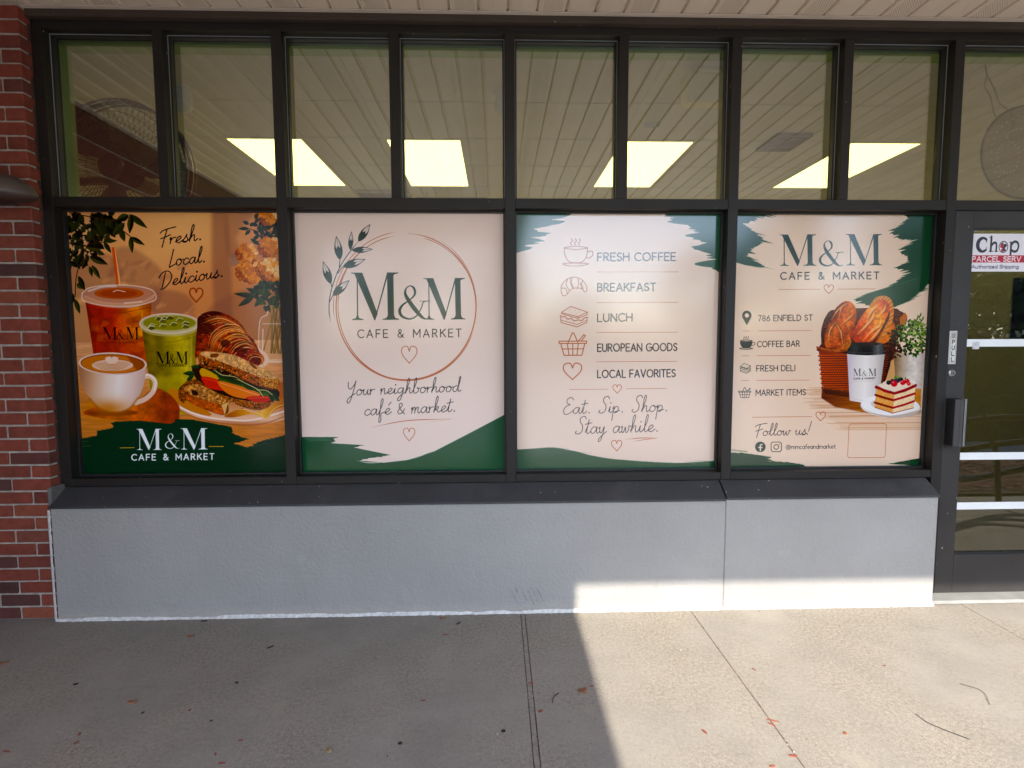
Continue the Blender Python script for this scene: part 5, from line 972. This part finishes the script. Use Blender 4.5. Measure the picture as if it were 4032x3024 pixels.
for (i, j), lab in zip(LT, ('behind the second upper pane, nearest the fan', 'behind the fourth upper pane', 'behind the fifth and sixth upper panes', 'behind the seventh and eighth upper panes')+tuple('added out of view in the '+r_+' row, '+c_+' from the fan side' for r_ in ('third', 'last') for c_ in ('first', 'second', 'third', 'fourth', 'fifth', 'sixth', 'seventh', 'eighth'))):
    x, y = CX[i], CY[j]; t = thing('ceiling_light', 'lit square-edged ceiling light panel '+lab, 'ceiling light', (x, y, CEIL), 'lit ceiling light panels in the shop')
    MB().box(.022, .578, .02, 1.204, .002, .010).obj('diffuser', M_lamp, t, fix=False)
    f = MB(); f.box(.008, .022, .008, 1.216, -.001, .03); f.box(.578, .592, .008, 1.216, -.001, .03); f.box(.022, .578, .008, .02, -.001, .03); f.box(.022, .578, 1.204, 1.216, -.001, .03); f.obj('frame', M_lf, t, fix=False)
def ventbox(x, y, w, d, z, lab, col, n=6):
    t = thing('ceiling_vent', lab, 'vent', (x, y, z)); m = plain('vent_metal', col, .5, .1)
    MB().box(0, w, 0, d, .0, .004).obj('backing', m, t); f = MB(); f.box(0, w, 0, .02, -.02, 0); f.box(0, w, d-.02, d, -.02, 0); f.box(0, .02, .02, d-.02, -.02, 0); f.box(w-.02, w, .02, d-.02, -.02, 0); f.obj('frame', m, t, fix=False)
    for k in range(n): yy = .03+(d-.06)*k/n; MB().prism([(yy, -.016), (yy+.004, -.018), (yy+.022, -.002), (yy+.018, 0)], .021, w-.021).obj('louvre', m, t)
ventbox(2.08, 1.20, .27, .32, CEIL-.004, 'dark grey ceiling vent behind the seventh upper pane', (.10, .11, .10)); ventbox(-1.42, 2.72, .52, .55, CEIL-.004, 'pale louvred ceiling vent behind the third upper pane', (.40, .38, .33), 8)
# wall fan in the corner
FC = Vector((-2.215, .47, 2.447)); fan = thing('wall_fan', 'large black caged fan behind the first two upper panes', 'fan', tuple(FC)); MF = plain('fan_black', (.02, .018, .016), .4, .2)
cg = MB(); RR = .40
def ring(r, y, t, b=cg, k=5): b.tube([(r*math.cos(a), y, r*math.sin(a)) for a in [2*math.pi*i/40 for i in range(40)]], t, k, True)
ring(RR, 0, .007); ring(RR, .09, .006); ring(RR, .045, .012)
for i in range(64):
    a = 2*math.pi*i/64; c, s_ = math.cos(a), math.sin(a); cg.tube([(.07*c, -.075, .07*s_), (.22*c, -.068, .22*s_), (.36*c, -.035, .36*s_), (RR*c, 0, RR*s_), (RR*c, .09, RR*s_), (.2*c, .15, .2*s_)], .0022, 3)
for r, y in ((.13, -.073), (.19, -.07), (.25, -.063), (.31, -.052), (.36, -.035)): ring(r, y, .0022, cg, 3)
cg.obj('cage', MF, fan, fix=False); MB().lathe([(.0, .085), (.05, .083), (.07, .07), (.07, .05)], (0, 0, 0), 20, 'y').obj('hub_badge', MF, fan)
for k in range(3):
    b = MB(); v = []
    for i in range(7):
        t = i/6; r = .06+.31*t; a = 2*math.pi*k/3+.35*t; hw = .22+.18*math.sin(t*2.6); v += [(r*math.cos(a-hw), .06-.03, r*math.sin(a-hw)), (r*math.cos(a+hw), .06+.03, r*math.sin(a+hw))]
    b.add(v, [(i*2, i*2+1, i*2+3, i*2+2) for i in range(6)]); b.obj('blade', plain('fan_blade', (.10, .095, .09), .5), fan, fix=False)
MB().lathe([(.09, -.10), (.09, -.26), (.04, -.28)], (0, 0, 0), 18, 'y').obj('motor', MF, fan); MB().tube([(0, .25, 0), (-.35, .30, .02), (-1.0, .32, .0)], .025, 8).obj('bracket', MF, fan)
# small fittings under the ceiling
M_wh = plain('white_plastic', (.70, .74, .76), .35, .04)
for (x, y, z, lab) in ((-1.90, .60, 2.93, 'small white glossy dome fitting behind the second upper pane'), (.05, .62, 2.93, 'small white dome fitting behind the fourth upper pane by the mullion')):
    t = thing('ceiling_fitting', lab, 'ceiling fitting', (x, y, CEIL)); MB().lathe([(.0, -.145), (.03, -.14), (.055, -.11), (.06, -.07), (.05, -.03), (.055, 0)], (0, 0, 0), 18).obj('globe', M_wh, t, smooth=True); MB().lathe([(.065, -.012), (.07, 0)], (0, 0, -.001), 18).obj('base', M_lf, t)
eb = thing('emergency_light', 'cream boxed unit hanging behind the sixth upper pane', 'emergency light', (1.07, .27, 0)); me_ = plain('cream_box', (.92, .84, .42), .45, .05)
MB().box(0, .30, 0, .10, 2.775, 2.935).obj('housing', me_, eb, bevel=.012); MB().box(.07, .24, .01, .09, 2.936, 2.962).obj('mount', me_, eb, bevel=.008)
bd = MB().box(-.80, -.09, 2.72, 2.76, 2.55, 2.90).obj('menu_board', plain('dark_board', (.03, .03, .025), .5)); tag(bd, 'dark blank board hung low behind the fourth upper pane', 'board')
for x in (-.7, -.2): MB().tube([(x, 2.74, 2.9), (x, 2.74, CEIL)], .004, 5).obj('hanger', M_black, bd)
arw = MB().box(1.03, 1.13, .95, .97, 2.90, 2.935).obj('ceiling_clip', M_wh); tag(arw, 'tiny white clip on the ceiling behind the sixth upper pane', 'clip')
# round led sign on its chain behind the pane over the door
ls = thing('hanging_sign', 'round dark hanging sign dotted with white lights above the door', 'sign', (3.0, .22, 2.49)); so_ = MB()
sg = MB().lathe([(.0, .006), (.25, .006), (.262, .0), (.25, -.006), (.0, -.006)], (0, 0, 0), 36, 'y'); ma = Mt('smoked_acrylic'); ma.set((.03, .03, .028), .3, Alpha=.24); m_ = ma.m; sg.obj('disc', m_, ls); rim = MB(); rim.tube([(.255*math.cos(a), 0, .255*math.sin(a)) for a in [2*math.pi*i/40 for i in range(40)]], .006, 5, True); rim.obj('rim', M_black, ls)
dots = MB()
def dot(x, z): dots.lathe([(.0, .009), (.0035, .0085), (.004, .0065)], (x, 0, z), 6, 'y')
for i in range(34): a = 2*math.pi*i/34; dot(.205*math.cos(a), .205*math.sin(a))
for i in range(20): a = 2*math.pi*i/20; dot(-.105+.065*math.cos(a), -.03+.085*math.sin(a))
for i in range(14): a = math.pi*(i/13); dot(-.03+.09*math.cos(a), .08+.05*math.sin(a))
for i in range(12): dot(.02+.012*i, -.10+.010*i)
dots.obj('bulb', plain('white_bulb', (.8, .8, .75), .3), ls, fix=False)
ch = MB(); pz = [(-.27, 0, .50), (-.25, 0, .42), (-.20, .0, .34), (-.17, .0, .27), (-.10, 0, .22), (-.08, 0, .16), (-.10, 0, .10)]; ch.tube(pz, .004, 5); ch.tube([(-.25, 0, .42), (-.262, .0, .36), (-.22, 0, .30), (-.20, 0, .22), (-.17, 0, .18)], .0035, 5); ch.obj('cord', plain('cord_tan', (.30, .28, .22), .6), ls)
# counter and shelves seen through the door
ct = thing('shop_counter', 'dim counter deep in the shop seen through the door glass', 'counter', (2.7, 3.2, 0)); mc = plain('counter_wood', (.16, .12, .09), .5)
MB().box(0, 2.6, 0, .6, 0, .92).obj('body', mc, ct); MB().box(-.03, 2.63, -.03, .63, .921, .96).obj('top', plain('counter_top', (.35, .33, .3), .3), ct)
for k, (x, h) in enumerate(((.3, .24), (.55, .3), (1.1, .2))): tag(MB().lathe([(.05, 0), (.05, h*.6), (.02, h*.8), (.018, h)], (2.7+x, 3.4, .961), 12).obj('bottle', plain('bottle_dark', (.06, .06, .05), .2)), ('short', 'tall', 'squat')[k]+' dark bottle standing on the dim shop counter', 'bottle', 'bottles on the counter')

# ---------------------------------------------------------------- bed of wood chips and rack, seen mirrored in the door
rs = random.Random(12)
mbed = MB(); n = 2600
for i in range(n):
    x, y = rs.uniform(3.9, 7.9), rs.uniform(-3.2, -1.9); a = rs.uniform(0, 3.14); l, w_ = rs.uniform(.02, .05), rs.uniform(.006, .014); z = rs.uniform(.02, .055); t = rs.uniform(-.012, .012)
    c, s_ = math.cos(a), math.sin(a); mbed.add([(x-c*l-s_*w_, y-s_*l+c*w_, z-t), (x+c*l-s_*w_, y+s_*l+c*w_, z+t), (x+c*l+s_*w_, y+s_*l-c*w_, z+t), (x-c*l+s_*w_, y-s_*l-c*w_, z-t)], [(0, 1, 2, 3)])
mu = Mt('mulch'); v_ = mu.coord('Object'); mu.set(mu.ramp(mu.noise(v_, 35, 2), [(.35, (.07, .02, .014)), (.6, (.20, .06, .04)), (.8, (.36, .16, .11))]), .9)
tag(mbed.obj('wood_chips', mu.m, fix=False), 'reddish wood chip mulch heaped in the planting bed', 'mulch', kind='stuff')
bedc = MB().box(3.85, 7.95, -3.25, -1.85, .0005, .022).obj('planting_bed', plain('soil', (.07, .04, .03), .95)); tag(bedc, kind='structure')
rk = thing('bike_rack', 'black curved metal rack standing in front of the door', 'bike rack', (4.3, -1.5, 0)); mr = plain('rack_black', (.02, .02, .02), .4)
for k in range(3):
    b = MB(); b.tube([(-1.4+.14*i, -.12*k+.10*math.sin(i*.45+k), .30+.20*k+.06*math.sin(i*.55+k*.7)) for i in range(21)], .028, 8); b.obj('bar', mr, rk, smooth=True)
for x in (-1.2, .0, 1.2): MB().tube([(x, 0, 0), (x, -.05, .45), (x, -.2, .8)], .022, 8).obj('post', mr, rk)
# trees across the parking lot
M_leaf = Mt('leaf_green'); oi = M_leaf.N('ObjectInfo'); vv = M_leaf.coord('Object'); M_leaf.set(M_leaf.ramp(M_leaf.noise(vv, 1.2, 3), [(.35, (.018, .032, .010)), (.65, (.05, .078, .022))]), .7); M_leaf = M_leaf.m; M_bark = plain('bark', (.09, .07, .05), .9, .3)
def tree(x, y, h, r, lab, seed, dens=2600):
    t = thing('shade_tree', lab, 'tree', (x, y, -.15), 'trees across the parking lot'); q = random.Random(seed)
    tb = MB(); tb.tube([(0, 0, 0), (q.uniform(-.1, .1), 0, h*.25), (q.uniform(-.2, .2), 0, h*.6)], [h*.035, h*.026, h*.012], 8)
    for i in range(6): a = q.uniform(0, 6.28); tb.tube([(0, 0, h*q.uniform(.25, .45)), (r*.4*math.cos(a), r*.4*math.sin(a), h*q.uniform(.5, .6)), (r*.75*math.cos(a), r*.75*math.sin(a), h*q.uniform(.6, .8))], [h*.014, h*.009, h*.004], 5)
    tb.obj('trunk', M_bark, t); cl_ = [(q.uniform(-.7, .7)*r, q.uniform(-.6, .6)*r, h*q.uniform(.38, .9), r*q.uniform(.25, .45)) for _ in range(16)]; b = MB()
    for i in range(dens):
        cx, cy, cz, cr = q.choice(cl_); d = Vector((q.gauss(0, 1), q.gauss(0, 1), q.gauss(0, 1))).normalized()*cr*q.random()**.4; p = Vector((cx, cy, cz))+d
        u = Vector((q.gauss(0, 1), q.gauss(0, 1), q.gauss(0, 1))).normalized(); w2 = u.orthogonal().normalized(); s2 = q.uniform(.06, .16)*max(1, h/7)
        b.add([p-u*s2, p+w2*s2*.5, p+u*s2, p-w2*s2*.5], [(0, 1, 2, 3)])
    b.obj('crown', M_leaf, t, fix=False)
tree(8.3, -17.5, 5.6, 2.1, 'round leafy tree across the lot, straight out from the door', 1); tree(11.8, -19, 8.2, 1.9, 'tall narrow leafy tree across the lot beyond the door', 2)
tree(-6, -24, 7.2, 3.6, 'wide leafy tree across the lot on the brick side', 3); tree(-.8, -25, 6.6, 3.0, 'low spreading tree in the middle of the far tree line', 4); tree(-13, -22, 8, 3.5, 'large leafy tree at the far brick end of the tree line', 5)
tree(4.5, -30, 4.6, 2.6, 'small leafy tree far across the lot', 6); tree(12.6, -9.8, 5.4, 3.4, 'broad dense tree close beside the lot beyond the door', 8, 7000); tree(18, -26, 5.2, 3.0, 'bushy tree at the far door end of the tree line', 7)
hg = MB(); q = random.Random(77)
for i in range(6000):
    p = Vector((q.uniform(-60, 60), q.uniform(-36, -33), q.uniform(-.1, 2.2+1.0*math.sin(i*.01)))); u = Vector((q.gauss(0, 1), q.gauss(0, 1), q.gauss(0, 1))).normalized(); w2 = u.orthogonal().normalized(); hg.add([p-u*.35, p+w2*.25, p+u*.35, p-w2*.25], [(0, 1, 2, 3)])
tag(hg.obj('hedge_mass', M_leaf, fix=False), 'far dark green hedge line closing the parking lot', 'hedge', kind='stuff')

hb = MB(); q = random.Random(31)
for i in range(9000):
    p = Vector((q.uniform(4.6, 15), q.uniform(-6.1, -5.1), -.15+1.75*q.random()**.7)); u = Vector((q.gauss(0, 1), q.gauss(0, 1), q.gauss(0, 1))).normalized(); w2 = u.orthogonal().normalized(); hb.add([p-u*.06, p+w2*.035, p+u*.06, p-w2*.035], [(0, 1, 2, 3)])
hbo = hb.obj('added_hedge', M_leaf, fix=False); MB().box(4.75, 14.85, -5.95, -5.25, -.15, 1.45).obj('core', plain('hedge_core', (.015, .022, .008), .95), hbo); tag(hbo, 'low dark hedge added beyond the planting bed to darken the door reflection', 'hedge')  # unseen hedge and its core, added to darken what the door glass mirrors
# ---------------------------------------------------------------- litter on the sidewalk
def chipmat(name, col): return plain(name, col, .75, .3, 60, coord='Object')
MC = {'red': chipmat('red_chip', (.22, .05, .035)), 'bright': chipmat('orange_chip', (.24, .075, .048)), 'dark': chipmat('dark_chip', (.018, .015, .014)), 'gum': chipmat('gum_black', (.012, .011, .011)), 'leaf': chipmat('dry_leaf', (.20, .085, .035)), 'tan': chipmat('tan_leaf', (.28, .19, .09)), 'twig': chipmat('twig', (.05, .045, .042))}
def chip(x, y, l, w_, rot, kind, lab, seed):
    q = random.Random(seed); b = MB(); n = 9; top = []
    for i in range(n):
        a = 2*math.pi*i/n; rr = q.uniform(.75, 1.1); top.append((l/2*rr*math.cos(a), w_/2*rr*math.sin(a)))
    z1 = .0035 if kind not in ('gum',) else .0012; curl = .006 if kind in ('leaf', 'tan') else 0
    v = [(px, py, 0.0004) for px, py in top]+[(px*.92, py*.92, z1+curl*abs(px)/l*2+q.uniform(0, .001)) for px, py in top]+[(0, 0, z1+.001)]
    b.add(v, [(i, (i+1) % n, n+(i+1) % n, n+i) for i in range(n)]+[(n+i, n+(i+1) % n, 2*n) for i in range(n)]+[tuple(range(n))[::-1]])
    nm = {'gum': 'gum_spot', 'leaf': 'dry_leaf', 'tan': 'dry_leaf', 'dark': 'bark_chip'}.get(kind, 'mulch_chip'); o = b.obj(nm, MC[kind]); o.location = (x, y, .0); o.rotation_euler = (0, 0, R(rot))
    tag(o, lab, nm.replace('_', ' '), {'gum_spot': 'black gum spots on the sidewalk', 'dry_leaf': 'dry leaf scraps on the sidewalk', 'bark_chip': 'dark bark scraps on the sidewalk', 'mulch_chip': 'red mulch chips on the sidewalk'}[nm])
for a in [(-1.499, -.263, .034, .016, 10, 'leaf', 'orange leaf scrap lying near the wall below the coffee poster', 1), (-1.072, -.368, .030, .012, 40, 'dark', 'black crinkled scrap on the shaded slab below the first mullion', 2),
          (-1.776, -.615, .024, .017, 20, 'gum', 'oval black gum spot on the slab nearest the brick pilaster', 3), (-1.103, -.628, .018, .010, -10, 'dark', 'small dark scrap beside a pale paint fleck', 4), (-1.459, -.741, .032, .014, 15, 'leaf', 'curled orange leaf scrap between two black gum spots', 5),
          (-1.377, -.803, .013, .005, 50, 'dark', 'tiny black splinter just beyond the curled orange leaf', 6), (-1.089, -.854, .014, .011, 30, 'gum', 'small black gum spot near the middle of the shaded slab', 7), (-1.535, -.910, .016, .009, 100, 'red', 'upper of two red chips lying end to end', 8),
          (-1.512, -.953, .020, .007, 60, 'red', 'lower of two red chips lying end to end', 9), (-1.724, -.987, .030, .006, -10, 'red', 'red sliver on the slab, nearest the corner by the pilaster', 10), (-.353, -.992, .019, .016, 10, 'gum', 'black gum spot left of the wide joint, farther of the front pair', 11),
          (.015, -.944, .020, .018, 0, 'gum', 'round black gum spot close beside the wide expansion joint', 12), (-.597, -1.019, .022, .030, 20, 'tan', 'frayed tan leaf crumb on the front of the shaded slab', 13), (-.986, -1.022, .014, .006, 110, 'red', 'tiny upright red chip in front of the coffee poster', 14),
          (-.943, -1.064, .024, .006, 8, 'red', 'red sliver at the very front of the shaded slab', 15), (-.928, -.961, .018, .004, 12, 'red', 'thin red splinter near the small gum spot', 16), (-1.204, -.793, .012, .006, 60, 'red', 'tiny brownish red chip in front of the second poster', 17),
          (-.300, -.769, .024, .004, -12, 'red', 'thin red splinter in the middle distance left of the wide joint', 18), (-.288, -.135, .030, .012, 4, 'leaf', 'reddish leaf scrap close to the foot of the stucco wall', 19), (-.259, -.290, .034, .003, 4, 'red', 'hair thin red splinter near the wall left of the joint', 20),
          (-.203, -.185, .034, .007, 40, 'dark', 'forked dark scrap close to the wall near the wide joint', 21), (-1.517, -.117, .036, .010, 5, 'dark', 'black scrap stuck along the foot of the stucco wall', 22), (-2.213, -.458, .04, .02, 30, 'leaf', 'brown leaf scrap on the slab in front of the brick pilaster', 23),
          (.343, -.732, .040, .034, 20, 'leaf', 'crumpled brown leaf in the shade beside the sunlit patch', 24), (.386, -.703, .018, .005, 0, 'red', 'small red chip beside the crumpled brown leaf', 25), (.160, -.845, .022, .010, 20, 'red', 'red chip lodged against the wide expansion joint', 26), (.133, -.673, .024, .005, 5, 'bright', 'orange chip lying across the wide expansion joint', 27),
          (1.030, -.925, .050, .006, -22, 'bright', 'longest orange splinter, lying across the thin joint', 29), (1.016, -.945, .034, .005, -48, 'bright', 'orange splinter lying along the thin joint', 30), (1.111, -.614, .028, .004, -55, 'red', 'thin red splinter on the sunlit slab beyond the thin joint', 31),
          (.752, -.974, .030, .008, -60, 'red', 'dull red chip on the sunlit slab before the thin joint', 32), (1.260, -.998, .014, .014, 0, 'bright', 'round pinkish red chip on the sunlit slab', 33), (.918, -1.138, .022, .010, 0, 'bright', 'orange red chip at the front of the sunlit slab', 34), (1.012, -1.096, .030, .008, -15, 'red', 'brownish chip in the thin joint near the front', 35), (1.697, -.607, .014, .004, -10, 'red', 'tiny red chip far out on the sunlit slab', 36)]:
    chip(*a)
def twig(pts, r, lab): tag(MB().tube(smooth([p+(.004,) for p in pts], 5), r, 5).obj('twig', MC['twig'], smooth=True), lab, 'twig', 'thin curved twigs on the sidewalk')
twig([(.243, -.745), (.222, -.765), (.212, -.80)], .0022, 'short dark curved twig in the shade between the two joints')
twig([(1.592, -.912), (1.600, -.955), (1.628, -.992), (1.683, -1.045)], .0012, 'long thin curved twig at the front of the sunlit slab'); twig([(1.918, -.741), (1.966, -.79), (1.924, -.869)], .0010, 'faint curved twig farther back on the sunlit slab')
cr = MB(); q = random.Random(5)
for i in range(560):
    x, y = q.uniform(-2.6, 3.2), -.1-1.5*q.random()
    if i > 300: y = -.102-.02*q.random()**2
    if i > 440: x = q.choice((.118, .139, 1.023, 1.024))+q.uniform(-.003, .003); y = -.1-1.2*q.random()
    s2 = q.uniform(.0012, .004); a = q.uniform(0, 6.28); c, s_ = math.cos(a)*s2, math.sin(a)*s2; k = q.uniform(.3, 1)
    cr.add([(x+c, y+s_, .001), (x-s_*k, y+c*k, .001), (x-c, y-s_, .001), (x+s_*k, y-c*k, .001), (x, y, .001+s2*.6)], [(0, 1, 4), (1, 2, 4), (2, 3, 4), (3, 0, 4)])
cm = Mt('crumbs'); gi = cm.N('NewGeometry'); cm.set(cm.ramp(gi.outputs['Random Per Island'], [(0, (.05, .03, .02)), (.55, (.2, .07, .045)), (.8, (.05, .045, .04)), (.93, (.7, .66, .6))]), .8)
tag(cr.obj('grit', cm.m, fix=False), 'scattered grit and tiny mulch crumbs on the sidewalk', 'grit', kind='stuff')
# scuffs on the stucco above the wide joint
sc = MB()
for i in range(6): x = .10+.028*i; sc.box(x, x+.006, -.0912, -.0905, .045+.01*(i % 3), .12+.012*((i*2) % 3))
for i in range(len(sc.v)): x, y, z = sc.v[i]; sc.v[i] = (x-(z-.05)*.45, y, z)
so2 = sc.obj('scuff_marks', plain('scuff_grey', (.25, .25, .25), .8, .5, 60), kw, fix=False); so2.location = (0, .09, 0)
bpy.context.view_layer.update()
